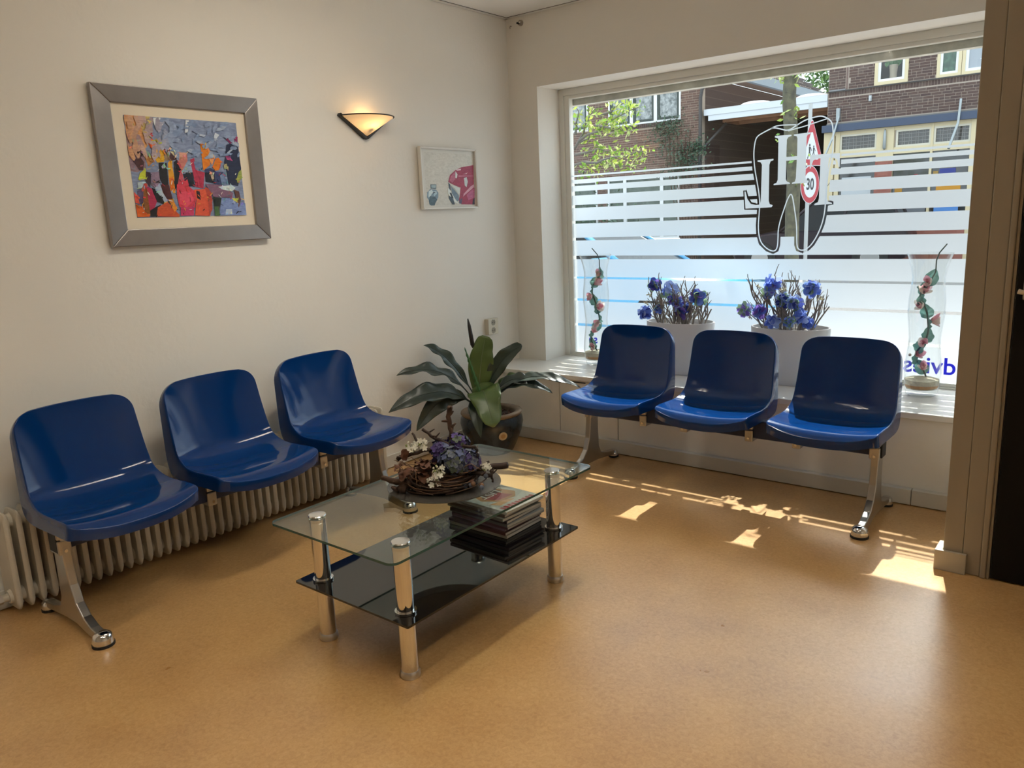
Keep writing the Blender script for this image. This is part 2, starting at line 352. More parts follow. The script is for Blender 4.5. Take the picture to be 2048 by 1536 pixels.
LET = [[(1.547,1.633),(1.638,1.635),(1.637,1.627),(1.622,1.623),(1.615,1.605),(1.617,1.411),(1.623,1.392),(1.64,1.386),(1.634,1.375),(1.593,1.374),(1.483,1.373),(1.475,1.468),(1.482,1.468),(1.493,1.427),(1.513,1.399),(1.542,1.391),(1.567,1.392),(1.571,1.413),(1.573,1.608),(1.565,1.622),(1.548,1.626)], [(1.642,1.755),(1.732,1.753),(1.733,1.747),(1.715,1.741),(1.708,1.729),(1.708,1.639),(1.766,1.639),(1.765,1.731),(1.761,1.742),(1.745,1.747),(1.745,1.753),(1.834,1.756),(1.833,1.748),(1.819,1.745),(1.814,1.734),(1.815,1.525),(1.819,1.509),(1.829,1.502),(1.829,1.496),(1.743,1.495),(1.743,1.501),(1.758,1.505),(1.763,1.523),(1.765,1.62),(1.708,1.619),(1.709,1.521),(1.715,1.509),(1.732,1.501),(1.732,1.495),(1.642,1.494),(1.642,1.5),(1.658,1.506),(1.664,1.521),(1.662,1.73),(1.658,1.741),(1.642,1.747)], [(1.835,1.639),(1.989,1.637),(1.99,1.566),(1.985,1.566),(1.976,1.604),(1.96,1.615),(1.935,1.618),(1.932,1.582),(1.932,1.411),(1.937,1.393),(1.958,1.385),(1.959,1.379),(1.867,1.376),(1.867,1.383),(1.885,1.391),(1.89,1.408),(1.89,1.585),(1.89,1.618),(1.867,1.617),(1.852,1.608),(1.841,1.569),(1.836,1.569)]]
def offset_poly(p, d):
    a = sum(p[i][0]*p[(i+1) % len(p)][1] - p[(i+1) % len(p)][0]*p[i][1] for i in range(len(p)))
    sg = 1 if a > 0 else -1; out = []
    for i in range(len(p)):
        x0, z0 = p[i-1]; x1, z1 = p[i]; x2, z2 = p[(i+1) % len(p)]
        n1 = Vector((z1-z0, -(x1-x0))) * sg; n2 = Vector((z2-z1, -(x2-x1))) * sg
        n = n1.normalized() + n2.normalized()
        n = n.normalized() if n.length > 0.3 else n1.normalized()
        out.append((x1 + n.x * d, z1 + n.y * d))
    return out
CUTS = [offset_poly(TOOTH, 0.014)] + [offset_poly(l, 0.010) for l in (LET[0], LET[2])] + [[(1.655, 1.2125), (1.795, 1.2125), (1.775, 1.36), (1.741, 1.46), (1.70, 1.36)]]
def spans(z, x0, x1):
    iv = []
    for p in CUTS:
        xs = sorted(p[i][0] + (z - p[i][1]) * (p[(i+1) % len(p)][0] - p[i][0]) / (p[(i+1) % len(p)][1] - p[i][1])
                    for i in range(len(p)) if (p[i][1] > z) != (p[(i+1) % len(p)][1] > z))
        iv += list(zip(xs[::2], xs[1::2]))
    out = []; cur = x0
    for a, b in sorted(iv):
        if a > cur: out.append((cur, min(a, x1)))
        cur = max(cur, b)
    if cur < x1: out.append((cur, x1))
    return out
STRIPES = [(1.632, 1.621), (1.603, 1.581), (1.563, 1.529), (1.502, 1.4415), (1.4225, 1.3405), (1.3215, 1.230), (1.2115, 1.112), (1.089, 0.974), (0.961, 0.828), (0.813, 0.660), (0.643, 0.4635)]
for zt, zb in STRIPES:
    mb = MB(o=WO); n = max(2, round((zt - zb) / 0.004)); yf = 0.2508
    for k in range(n):
        za = zt - (zt - zb) * k / n - 1e-6; zc = zt - (zt - zb) * (k + 1) / n + 1e-6
        sa, sc = spans(za, 0.2985, OX1), spans(zc, 0.2985, OX1)
        if len(sa) != len(sc): sa = sc = spans((za + zc) / 2, 0.2985, OX1)
        for (a0, a1), (c0, c1) in zip(sa, sc):
            mb.poly([(a0, yf, za), (a1, yf, za), (c1, yf, zc), (c0, yf, zc)])
    mb.build('film_stripe', FILM, pane, fixn=False)
for l in LET: MB(o=WO).poly([(x, 0.2508, z) for x, z in l]).build('film_letter', FILM, pane, fixn=False)
def strip(pts, wd, closed):
    mb = MB(o=WO); n = len(pts); L = []; Rr = []
    for i in range(n):
        a = pts[i-1] if (closed or i) else pts[i]; b = pts[(i+1) % n] if (closed or i < n-1) else pts[i]
        t = Vector((b[0]-a[0], b[1]-a[1])).normalized()
        L.append((pts[i][0] - t.y*wd, 0.2506, pts[i][1] + t.x*wd)); Rr.append((pts[i][0] + t.y*wd, 0.2506, pts[i][1] - t.x*wd))
    for i in range(n if closed else n-1):
        j = (i+1) % n; mb.poly([L[i], L[j], Rr[j], Rr[i]])
    return mb
def chaikin(p, k, closed=True):
    for _ in range(k):
        q = []
        for i in range(len(p) if closed else len(p) - 1):
            a, b = p[i], p[(i+1) % len(p)]
            q += [(a[0]*.75+b[0]*.25, a[1]*.75+b[1]*.25), (a[0]*.25+b[0]*.75, a[1]*.25+b[1]*.75)]
        p = q if closed else [p[0]] + q + [p[-1]]
    return p
strip(chaikin(TOOTH, 2), 0.0032, True).build('tooth_outline', FILM, pane, fixn=False)
strip(chaikin(CUSP1, 2, False), 0.0028, False).build('tooth_cusp_line', FILM, pane, fixn=False)
strip(chaikin(CUSP2, 2, False), 0.0028, False).build('tooth_cusp_line', FILM, pane, fixn=False)
# lettering on the outside of the film, so it reads mirrored from the room
BLUEL = translucent('blue_film_lettering', (0.12, 0.12, 0.78), 0.7)
for txt, xc, zc, sz in (('dvies', 2.476, 0.545, 0.122), ('se', 0.440, 0.555, 0.080)):
    me = text_mesh('film_text', txt, sz, BLUEL, 0.0005, 0.0016)
    o = link('film_text', me, pane); o.rotation_euler = (R(90), 0, R(180)); o.location = (xc - WO[0], 0.2502 - WO[1], zc - WO[2])
# concrete lintel strip outside
struct('trim_lintel', MB().box((0.0, 0.292, 2.071), (2.9, 0.350, 2.165)), mat('weathered_concrete', (0.66, 0.66, 0.60), 0.9, var=0.35, vscale=9, bump=0.3, bscale=40))

# ------------------------------------------------------------------ beam seating
def cat_eval(pts, t):
    """smooth curve through (d, z) points, t in 0..1"""
    n = len(pts) - 1; x = t * n; i = min(int(x), n - 1); u = x - i
    p0, p1, p2, p3 = pts[max(i-1, 0)], pts[i], pts[i+1], pts[min(i+2, n)]
    return tuple(0.5*((2*b) + (-a+c)*u + (2*a-5*b+4*c-d)*u*u + (-a+3*b-3*c+d)*u**3) for a, b, c, d in zip(p0, p1, p2, p3))
RIM = [(0.012, 0.438), (0.05, 0.454), (0.14, 0.453), (0.23, 0.451), (0.295, 0.462), (0.340, 0.490), (0.366, 0.545), (0.388, 0.62), (0.408, 0.70), (0.420, 0.752), (0.428, 0.775)]
MID = [(-0.010, 0.414), (0.035, 0.438), (0.14, 0.434), (0.23, 0.427), (0.315, 0.437), (0.372, 0.472), (0.400, 0.545), (0.418, 0.62), (0.430, 0.70), (0.434, 0.752), (0.434, 0.780)]
OUT = [(0.026, 0.396), (0.06, 0.398), (0.14, 0.396), (0.24, 0.393), (0.345, 0.393), (0.405, 0.410), (0.432, 0.465), (0.442, 0.56), (0.450, 0.66), (0.455, 0.73), (0.452, 0.768)]
def seat_mesh():
    NS, NT = 60, 31; mb = MB(); rows = []; orow = []
    for i in range(NS + 1):
        s = (i / NS) ** 1.25; rd, rz = cat_eval(RIM, s); md, mz = cat_eval(MID, s); od, oz = cat_eval(OUT, s)
        hw = 0.229 - 0.024 * max(0.0, (s - 0.35) / 0.65)
        r = 0.062; zc = 0.775 - r
        if rz > zc and s > 0.6: q = min(1.0, (rz - zc) / r); hw = hw - r + r * sqrt(max(0.0, 1 - q*q))
        dd = sqrt((rd - 0.012)**2 + (rz - 0.438)**2); rf = 0.03
        if s < 0.2 and dd < rf: hw = hw - rf + rf * sqrt(max(0, 1 - (1 - dd/rf)**2))
        row = []
        for j in range(NT + 1):
            q0 = -1 + 2*j/NT; t = (1 - (1 - abs(q0)) ** 1.7) * (1 if q0 > 0 else -1); k = abs(t) ** 2.6
            row.append((hw*t, md + (rd-md)*k, mz + (rz-mz)*k))
        rows.append(row); orow.append((od, oz, hw))
    ids = mb.grid(rows)
    # boundary loop: front, right side, top, left side
    loop = [(0, j) for j in range(NT)] + [(i, NT) for i in range(NS)] + [(NS, j) for j in range(NT, 0, -1)] + [(i, 0) for i in range(NS, 0, -1)]
    rings = [[ids[i][j] for i, j in loop]]
    for f, bul in ((0.025, 0.0018), (0.06, 0.0032), (0.11, 0.0042), (0.5, 0.006), (1.0, 0.007)):
        ring = []
        for i, j in loop:
            x, d, z = rows[i][j]; od, oz, hw = orow[i]
            if i in (0, NS): od2, oz2 = d + (OUT[0][0]-RIM[0][0] if i == 0 else 0.026), z + (-0.042 if i == 0 else -0.010)
            else: od2, oz2 = od, oz
            sx = 1 if x > 0 else -1
            b = bul if j in (0, NT) else bul * abs(x) / max(hw, 1e-3)
            p = (x + sx*b, d + (od2-d)*f, z + (oz2-z)*f)
            if i == 0: p = (p[0], p[1] - bul*1.2, p[2])
            if i == NS: p = (p[0], p[1], p[2] + bul*0.8)
            ring.append(mb.vert(p))
        rings.append(ring)
    n = len(loop)
    for a, b in zip(rings, rings[1:]):
        for k in range(n): mb.face((a[k], b[k], b[(k+1) % n], a[(k+1) % n]))
    # closed underside a little behind the shell
    me = mb.mesh('seat', [BLUE], True)
    bm = bmesh.new(); bm.from_mesh(me); bmesh.ops.recalc_face_normals(bm, faces=bm.faces); bm.to_mesh(me); bm.free()
    return me
SEAT = seat_mesh()
LEGP = [(0.215, 0.372), (0.285, 0.372), (0.286, 0.20), (0.292, 0.115), (0.312, 0.075), (0.38, 0.055), (0.462, 0.045), (0.475, 0.03), (0.462, 0.018), (0.37, 0.028), (0.27, 0.036), (0.19, 0.036), (0.10, 0.018), (0.04, 0.012), (0.012, 0.03), (0.025, 0.046), (0.075, 0.054), (0.13, 0.078), (0.172, 0.118), (0.196, 0.18), (0.208, 0.26)]
def bench(loc, rot, label):
    b = thing('beam_bench', label, 'bench', loc, rot, 'beam seating benches')
    MB().box((-0.755, 0.222, 0.305), (0.755, 0.282, 0.392)).build('beam', NAVY, b, bevel=0.006)
    for x in (-0.553, 0, 0.553):
        o = link('seat', SEAT, b); o.location = (x, 0, 0)
    for x in (-0.735, 0.735):
        lg = MB().prism([(x - 0.016, d, z) for d, z in LEGP], (0.032, 0, 0)).build('leg', ALU, b, bevel=0.005)
        MB().lathe([(0, 0.052), (0.018, 0.05), (0.030, 0.042), (0.035, 0.026), (0.035, 0.010), (0, 0.010)], 20, (x, 0.028, 0)).build('foot_cap', CHROME, lg, smooth=40)
        MB().lathe([(0, 0.010), (0.037, 0.010), (0.037, 0.0), (0, 0)], 20, (x, 0.028, 0)).build('foot_pad', RUBBER, lg)
        MB().lathe([(0, 0.045), (0.016, 0.043), (0.024, 0.036), (0.027, 0.022), (0.027, 0.010), (0, 0.010)], 20, (x, 0.468, 0)).build('foot_cap', CHROME, lg, smooth=40)
        MB().lathe([(0, 0.010), (0.029, 0.010), (0.029, 0.0), (0, 0)], 20, (x, 0.468, 0)).build('foot_pad', RUBBER, lg)
        MB().box((x - 0.026, 0.212, 0.29), (x + 0.020, 0.288, 0.345)).box((x - 0.026, 0.212, 0.347), (x + 0.020, 0.288, 0.405)).build('clamp', ALU, b, bevel=0.006)
        sx = 1 if x > 0 else -1
        MB().box((min(x + sx*0.020, x + sx*0.027), 0.218, 0.298), (max(x + sx*0.020, x + sx*0.027), 0.284, 0.398)).build('beam_end_cap', RUBBER, b, bevel=0.003)
        MB().tube([(x - 0.003, 0.212, 0.305), (x - 0.003, 0.206, 0.305)], 0.006, 10).build('bolt', CHROME, b)
    for x in (-0.40, -0.17, 0.17, 0.395):
        MB().box((x - 0.020, 0.212, 0.287), (x + 0.020, 0.290, 0.346)).box((x - 0.020, 0.212, 0.348), (x + 0.020, 0.290, 0.43)).build('clamp', ALU, b, bevel=0.006)
        MB().tube([(x, 0.212, 0.305), (x, 0.206, 0.305)], 0.006, 10).build('bolt', CHROME, b)
    return b
bench((0.63, -2.405, 0), R(90), 'three-seat blue plastic beam bench in front of the radiator')
bench((1.722, -0.875, 0), 0.0, 'three-seat blue plastic beam bench in front of the shop window')

# ------------------------------------------------------------------ radiator
RADM = mat('radiator_enamel', (0.62, 0.57, 0.47), 0.35, var=0.12, vscale=6)
rad = thing('radiator', 'low cream ribbed column radiator along the wall behind the blue bench', 'radiator', (0.08, -2.31, 0))
def rad_section():
    mb = MB()
    outline = []
    def arc(cx, cz, r, a0, a1, k=5): return [(cx + r*cos(R(a0 + (a1-a0)*i/k)), cz + r*sin(R(a0 + (a1-a0)*i/k))) for i in range(k+1)]
    outline = arc(0.035, 0.055, 0.028, -90, 0) + arc(0.045, 0.385, 0.020, 0, 90) + arc(-0.035, 0.385, 0.020, 90, 180) + arc(-0.035, 0.055, 0.028, 180, 270)
    n = len(outline)
    def ring(y, sc): return [mb.vert((x*sc, y, 0.215 + (z-0.215)*sc)) for x, z in outline]
    a, b, c, e = ring(-0.010, 0.93), ring(-0.0035, 1.0), ring(0.0035, 1.0), ring(0.010, 0.93)
    for p, q in ((a, b), (b, c), (c, e)):
        for k in range(n): mb.face((p[k], p[(k+1) % n], q[(k+1) % n], q[k]))
    mb.face(a[::-1]); mb.face(e)
    for z in (0.075, 0.365):
        mb.tube([(0.005, -0.0208, z), (0.005, -0.012, z), (0.005, 0.0, z), (0.005, 0.012, z), (0.005, 0.0208, z)], [0.024, 0.027, 0.036, 0.027, 0.024], 14)
    me = mb.mesh('section', [RADM], 45)
    bm = bmesh.new(); bm.from_mesh(me); bmesh.ops.recalc_face_normals(bm, faces=bm.faces); bm.to_mesh(me); bm.free(); return me
RS = rad_section()
NSEC = 45
for k in range(NSEC):
    o = link('section', RS, rad); o.location = (0, -0.915 + k*0.0416, 0)
MB().tube([(0.005, -0.93, 0.075), (0.005, -0.965, 0.075), (0.005, -1.02, 0.075)], [0.016, 0.012, 0.012], 12).build('pipe', RADM, rad, smooth=40)
MB().tube([(0.005, -0.955, 0.075), (0.005, -0.985, 0.075)], 0.019, 6).build('valve_nut', BRUSHED, rad)
MB().tube([(0.005, -1.02, 0.075), (0.005, -1.035, 0.07), (0.005, -1.04, 0.0)], 0.012, 12).build('pipe', RADM, rad, smooth=40)
for y in (-0.75, 0.8):
    MB().box((-0.078, y, 0.30), (-0.03, y + 0.02, 0.32)).build('wall_bracket', RADM, rad)

# ------------------------------------------------------------------ coffee table
TGLASS = glass('table_glass', (0.90, 0.95, 0.93), 1.5)
TEDGE = mat('green_glass_edge', (0.03, 0.09, 0.075), 0.1, spec=0.6)
BLACKG = mat('black_glass', (0.004, 0.004, 0.005), 0.03, spec=0.75)
def rrect(x0, x1, y0, y1, r, k=6):
    out = []
    for cx, cy, a in ((x1-r, y1-r, 0), (x0+r, y1-r, 90), (x0+r, y0+r, 180), (x1-r, y0+r, 270)):
        out += [(cx + r*cos(R(a + 90*i/k)), cy + r*sin(R(a + 90*i/k))) for i in range(k+1)]
    return out
TC = (1.42, -2.27, 0)
tb = thing('coffee_table', 'glass coffee table with chrome legs and a black glass lower shelf', 'table', TC)
def slab(pts, z0, z1, name, mats, parent):
    mb = MB(o=TC); n = len(pts)
    a = [mb.vert((x, y, z0)) for x, y in pts]; b = [mb.vert((x, y, z1)) for x, y in pts]
    mb.face(a[::-1], 0); mb.face(b, 0)
    for k in range(n): mb.face((a[k], a[(k+1) % n], b[(k+1) % n], b[k]), 1)
    return mb.build(name, mats, parent)
top = slab(rrect(1.128, 1.716, -2.785, -1.745, 0.03), 0.436, 0.444, 'table_top', [TGLASS, TEDGE], tb)
slab(rrect(1.148, 1.690, -2.722, -1.818, 0.006), 0.209, 0.216, 'lower_shelf', [BLACKG, BLACKG], tb)
for x in (1.220, 1.618):
    for y in (-2.660, -1.880):
        lg = MB(o=TC).lathe([(0, 0.022), (0.0275, 0.022), (0.0275, 0.2085), (0.0275, 0.2165), (0.0275, 0.4355), (0, 0.4355)], 32, (x, y, 0)).build('leg', CHROME, tb, smooth=40)
        MB(o=TC).lathe([(0.028, 0.217), (0.034, 0.217), (0.034, 0.224), (0.028, 0.224)], 32, (x, y, 0), closed=True).build('ring', CHROME, lg, smooth=40)
        MB(o=TC).lathe([(0.028, 0.201), (0.033, 0.201), (0.033, 0.208), (0.028, 0.208)], 32, (x, y, 0), closed=True).build('ring', CHROME, lg, smooth=40)
        MB(o=TC).lathe([(0, 0), (0.030, 0), (0.032, 0.004), (0.032, 0.018), (0.0285, 0.024), (0, 0.024)], 32, (x, y, 0)).build('foot', BRUSHED, lg, smooth=40)
        MB(o=TC).lathe([(0, 0.4445), (0.029, 0.4445), (0.030, 0.446), (0.028, 0.449), (0, 0.4505)], 32, (x, y, 0)).build('top_cap', mat('spun_steel', (0.80, 0.80, 0.78), 0.18, 1.0), lg, smooth=40)

# ------------------------------------------------------------------ magazines
PAPER = mat('magazine_pages', (0.62, 0.57, 0.50), 0.7)
ords = ['top', 'second', 'third', 'fourth', 'fifth', 'sixth', 'seventh', 'eighth', 'bottom']
cov = ['d9d8d4', '6a5a52', '8a8a80', '4a3a3c', '7a7a7a', '6a4a5a', '8c7c8c', '5a3434', 'a09a8a']
coln = ['white', 'brown-grey', 'grey', 'dark brown', 'mid-grey', 'plum', 'mauve', 'dark red', 'cream-grey']
mh = 0.0115; zb = 0.2175
for k in range(9):
    i = 8 - k
    lbl = ('top magazine of the stack on the black shelf, white cover with a red title' if i == 0 else
           'bottom magazine of the stack, lying on the black glass shelf' if i == 8 else
           '%s magazine from the top of the stack, %s cover' % (ords[i], coln[i]))
    L, W = 0.29 + random.uniform(-.012, .012), 0.225 + random.uniform(-.012, .008)
    m = thing('magazine', lbl, 'magazine', (1.388 + random.uniform(-.012, .012), -1.947 + random.uniform(-.010, .010), zb + k*mh), R(random.uniform(-4, 4)), 'magazines stacked on the table shelf')
    th = mh - 0.0007
    MB().box((-L/2, -W/2 + .002, 0.0008), (L/2 - .001, W/2 - .001, th - 0.0008)).build('pages', PAPER, m)
    cm = mat('magazine_cover_' + coln[i].replace('-', '_').replace(' ', '_'), lin(cov[i]), 0.3)
    cb = MB(); cb.box((-L/2 - .001, -W/2, 0), (L/2, W/2, 0.0007)); cb.box((-L/2 - .001, -W/2, th - 0.0007), (L/2, W/2, th)); cb.box((-L/2 - .001, -W/2, 0), (L/2, -W/2 + 0.001, th))
    co = cb.build('cover', cm, m)
    if i == 0:
        pr = MB(); z = th + 0.0003
        def patch(c, pts, dz):
            pr.poly([(x, y, z + dz) for x, y in pts], 0, lin(c))
        patch('c4c8c6', [(-.145, -.11), (.02, -.11), (.07, .03), (.04, .11), (-.145, .11)], 0)
        patch('3a4040', [(-.14, -.10), (-.06, -.105), (-.05, .0), (-.10, .09), (-.14, .06)], .0001)
        patch('b5804e', [(-.07, -.06), (-.01, -.08), (.05, -.04), (.06, .04), (.02, .085), (-.05, .07), (-.08, .02)], .0002)
        patch('a03040', [(-.02, -.06), (.035, -.035), (.04, .05), (-.02, .03)], .0003)
        patch('4a2c28', [(-.065, -.03), (-.025, -.055), (-.022, .05), (-.06, .055)], .0003)
        patch('d9a070', [(.04, -.09), (.08, -.07), (.075, .02), (.055, .0)], .0003)
        patch('5a6468', [(-.13, .06), (-.06, .08), (-.02, .105), (-.12, .105)], .0004)
        patch('c8604a', [(-.11, -.07), (-.08, -.085), (-.075, -.05), (-.10, -.045)], .0005)
        for q in range(9):
            y0 = -.095 + q*.021
            patch('b8283a', [(.095, y0), (.128, y0 + random.uniform(-.002, .002)), (.128, y0 + .014), (.112, y0 + .016), (.095, y0 + .013)], .0004)
        po = pr.build('cover_print', attr_mat('print_ink', 0.3), co, fixn=False)
        o = link('cover_text', text_mesh('cover_text', 'LIST', 0.06, mat('print_white', (0.85, 0.85, 0.83), 0.3), 0.0001), co)
        o.location = (-0.035, -0.005, z + 0.0006); o.rotation_euler = (0, 0, R(-90))

# ------------------------------------------------------------------ plate with dried arrangement
PC = (1.400, -2.235, 0.4445)
pl = MB(o=PC).lathe([(0, 0.0), (0.10, 0.0), (0.13, 0.003), (0.19, 0.012), (0.203, 0.017), (0.203, 0.020), (0.19, 0.016), (0.13, 0.008), (0.09, 0.006), (0, 0.006)], 48, PC).build('plate', mat('bronze_plate_glaze', (0.075, 0.068, 0.060), 0.22, spec=0.6), None, smooth=60)
pl.location = PC; tag(pl, 'round dark bronze plate on the glass table, under the dried flowers', 'plate')
AC = (1.385, -2.225, 0.451)
ar = thing('dried_flower_arrangement', 'dried twig wreath with purple hydrangea and white blossom on the bronze plate', 'flower arrangement', AC)
TW1 = mat('twig_bark_brown', (0.085, 0.042, 0.022), 0.75, var=0.4, vscale=40)
TW2 = mat('twig_dark', (0.040, 0.022, 0.015), 0.8)
TW3 = mat('vine_tan', (0.19, 0.095, 0.045), 0.7)
rw = random.Random(3)
wr = MB(o=AC)
for k in range(62):
    r0 = rw.uniform(0.085, 0.150); ph = rw.uniform(0, 2*pi); ln = rw.uniform(1.5, 4.0); tz = rw.uniform(0.004, 0.055); rad_ = rw.uniform(0.0015, 0.0036)
    pts = []
    for i in range(15):
        a = ph + ln*i/14; rr = r0 + 0.012*sin(3*a + k) + rw.uniform(-.003, .003)
        pts.append(Vector(AC) + Vector((rr*cos(a), rr*sin(a)*0.95, max(0.006, tz*(1.25 - r0*3) + 0.010 + 0.010*sin(2*a + k)))))
    wr.tube(pts, rad_, 5, rw.choice([0, 0, 1, 2]))
wr.build('wreath', [TW1, TW2, TW3], ar, smooth=True)
core = MB(o=AC)
rows = []
for i in range(11):
    t = i/10; rr = 0.115*cos(t*pi/2); zz = 0.006 + 0.085*sin(t*pi/2)
    rows.append([Vector(AC) + Vector((rr*cos(2*pi*j/22)*(1 + .08*sin(5*j + i)), rr*sin(2*pi*j/22)*(1 + .08*cos(4*j + 2*i)), zz + .006*sin(j*3 + i*2))) for j in range(23)])
core.grid(rows); core.build('moss_mound', mat('brown_moss', (0.055, 0.026, 0.014), 0.95, var=0.5, vscale=60, bump=1.0, bscale=150), ar, smooth=True)
def stick(pts, r0, r1, m=TW2, knots=2):
    mb = MB(o=AC); P = [Vector(AC) + Vector(p) for p in pts]; Q = []
    for a, b in zip(P, P[1:]): Q += [a + (b - a)*i/4 + Vector((rw.uniform(-.003, .003), rw.uniform(-.003, .003), rw.uniform(-.003, .003))) for i in range(4)]
    Q.append(P[-1]); n = len(Q)
    mb.tube(Q, [r0 + (r1-r0)*i/(n-1) for i in range(n)], 7)
    for _ in range(knots):
        i = rw.randrange(1, n-1); dv = Vector((rw.uniform(-1, 1), rw.uniform(-1, 1), rw.uniform(0, 1))).normalized()*0.028
        mb.tube([Q[i], Q[i] + dv*.6, Q[i] + dv], [r0*.6, r0*.5, r0*.3], 6)
    return mb.build('twig', m, ar, smooth=True)
# camera-facing directions: r is roughly screen right, n points to the viewer on the table plane
SR = Vector((0.782, 0.621, 0)); SN = Vector((0.62, -0.78, 0))
def sc(a, b, z): return SR*a + SN*b + Vector((0, 0, z))
stick([sc(-.215, .03, .045), sc(-.17, .05, .040), sc(-.12, .06, .030)], .0085, .014, TW1, 2)
stick([sc(-.125, .08, .02), sc(-.15, .07, .01), sc(-.09, .05, .05)], .017, .014, TW1, 1)
stick([sc(.06, .01, .055), sc(.14, .0, .055), sc(.235, .02, .070)], .010, .012, TW2, 2)
stick([sc(.03, .03, .060), sc(.12, .03, .050), sc(.18, .05, .045)], .007, .008, TW2, 2)
stick([sc(-.155, .04, .115), sc(-.10, .04, .130), sc(-.02, .03, .150)], .008, .006, TW2, 3)
stick([sc(-.06, .02, .215), sc(-.02, .03, .185), sc(.04, .03, .155), sc(.125, .03, .145)], .0055, .006, TW2, 3)
stick([sc(-.10, .0, .20), sc(-.075, .02, .165), sc(-.02, .02, .12)], .004, .006, TW2, 1)
stick([sc(.125, .03, .145), sc(.13, .03, .12), sc(.125, .03, .085)], .005, .004, TW2, 1)
stick([sc(.04, -.02, .285), sc(.032, -.02, .245), sc(.035, -.01, .205), sc(.04, 0, .16)], .010, .007, TW1, 6)
stick([sc(.165, .02, .09), sc(.175, .03, .05), sc(.18, .05, .02)], .006, .004, TW2, 2)
for k in range(16):
    a = rw.uniform(0, 2*pi); stick([(.09*cos(a), .09*sin(a), rw.uniform(.03, .08)), (.14*cos(a + .2), .14*sin(a + .2), rw.uniform(.05, .11)), (.17*cos(a + .35), .17*sin(a + .35), rw.uniform(.03, .12))], .0016, .0008, TW3, 0)
def petal_mb(cx, r, cup=0.5, n=4, m=0, rnd=random):
    pass
def floret(mb, p, nrm, r, m=0, n=4, rnd=rw):
    """small flat flower of n rounded petals facing nrm"""
    nrm = Vector(nrm).normalized(); u = nrm.orthogonal().normalized(); u.rotate(Matrix.Rotation(rnd.uniform(0, 6), 3, nrm)); v = nrm.cross(u); p = Vector(p)
    for k in range(n):
        a = 2*pi*k/n; d = u*cos(a) + v*sin(a); s = nrm.cross(d)
        wv = r*0.62*(4/n if n > 4 else 1)
        pts = [p, p + d*r*.45 + s*wv*.75 + nrm*r*.10, p + d*r*.95 + s*wv*.5 + nrm*r*rnd.uniform(.05, .35), p + d*r*1.05 + nrm*r*rnd.uniform(.0, .3), p + d*r*.95 - s*wv*.5 + nrm*r*rnd.uniform(.05, .35), p + d*r*.45 - s*wv*.75 + nrm*r*.10]
        mb.poly(pts, m)
HYD = [mat('hydrangea_violet', (0.075, 0.045, 0.20), 0.6), mat('hydrangea_blue', (0.085, 0.105, 0.21), 0.6), mat('hydrangea_grey', (0.115, 0.135, 0.18), 0.6), mat('hydrangea_green', (0.09, 0.12, 0.085), 0.6), mat('hydrangea_indigo', (0.042, 0.025, 0.13), 0.6)]
def bloom(c, R_, cnt, fr, name, mats, parent, o, rnd):
    mb = MB(o=o); c = Vector(c)
    for k in range(cnt):
        n = Vector((rnd.gauss(0, 1), rnd.gauss(0, 1), rnd.gauss(0.35, 1))).normalized()
        floret(mb, c + n*R_*rnd.uniform(.75, 1.05), n, fr*rnd.uniform(.8, 1.15), rnd.randrange(len(mats)), 4, rnd)
    mb.lathe([(0, -R_*.7), (R_*.6, -R_*.4), (R_*.72, 0), (R_*.6, R_*.4), (0, R_*.7)], 10, c, 0)
    return mb.build(name, mats, parent, fixn=False)
A = Vector(AC)
bloom(A + sc(.045, .05, .100), .052, 130, .0145, 'hydrangea_bloom', [HYD[1], HYD[2], HYD[2], HYD[1], HYD[3]], ar, AC, rw)
bloom(A + sc(.095, .03, .095), .044, 90, .0140, 'hydrangea_bloom', [HYD[0], HYD[1], HYD[4], HYD[2]], ar, AC, rw)
bloom(A + sc(.0, .02, .130), .042, 85, .0140, 'hydrangea_bloom', [HYD[0], HYD[4], HYD[1]], ar, AC, rw)
bloom(A + sc(.06, .0, .145), .042, 85, .0140, 'hydrangea_bloom', [HYD[0], HYD[1], HYD[3]], ar, AC, rw)
BRL = mat('dried_brown_leaf', (0.12, 0.048, 0.025), 0.7)
for k in range(14):
    a, b, z = rw.uniform(-.13, -.04), rw.uniform(.03, .09), rw.uniform(.06, .115)
    lf = MB(o=AC); p = A + sc(a, b, z); d = sc(rw.uniform(-1, 1), rw.uniform(0, 1), rw.uniform(-.3, .6)).normalized()*.045
    leaf_grid(lf, p, p + d*.6 + Vector((0, 0, .012)), p + d, .020, (0, 0, 1) if abs(d.z) < .03 else (1, 0, 0), .3, .5, 8, 5, k, .9, stalk=0.0); lf.build('dried_leaf', BRL, ar, smooth=True, fixn=False)
WHT = mat('white_blossom', (0.62, 0.60, 0.50), 0.6); BUDG = mat('bud_green', (0.30, 0.34, 0.12), 0.6)
def spray(c, cnt, spread, nm='blossom_spray'):
    mb = MB(o=AC)
    for k in range(cnt):
        q = c + Vector((rw.uniform(-1, 1), rw.uniform(-1, 1), rw.uniform(-.6, 1)))*spread
        if k % 3 == 0: floret(mb, q, SN*.7 + Vector((rw.uniform(-.4, .4), rw.uniform(-.4, .4), .6)), .011, 0, 5)
        else: mb.lathe([(0, -.004), (.0035, -.002), (.004, .001), (.0025, .004), (0, .005)], 6, q, 0 if k % 4 else 1)
        mb.tube([c - Vector((0, 0, spread)), q], .0007, 4, 1)
    mb.build(nm, [WHT, BUDG], ar, smooth=30, fixn=False)
spray(A + sc(-.095, .04, .155), 18, .024); spray(A + sc(-.055, .05, .165), 12, .018)
spray(A + sc(-.005, .11, .085), 20, .022); spray(A + sc(-.02, .12, .055), 12, .016)
spray(A + sc(-.13, .06, .06), 8, .014); spray(A + sc(.155, .05, .075), 8, .014)
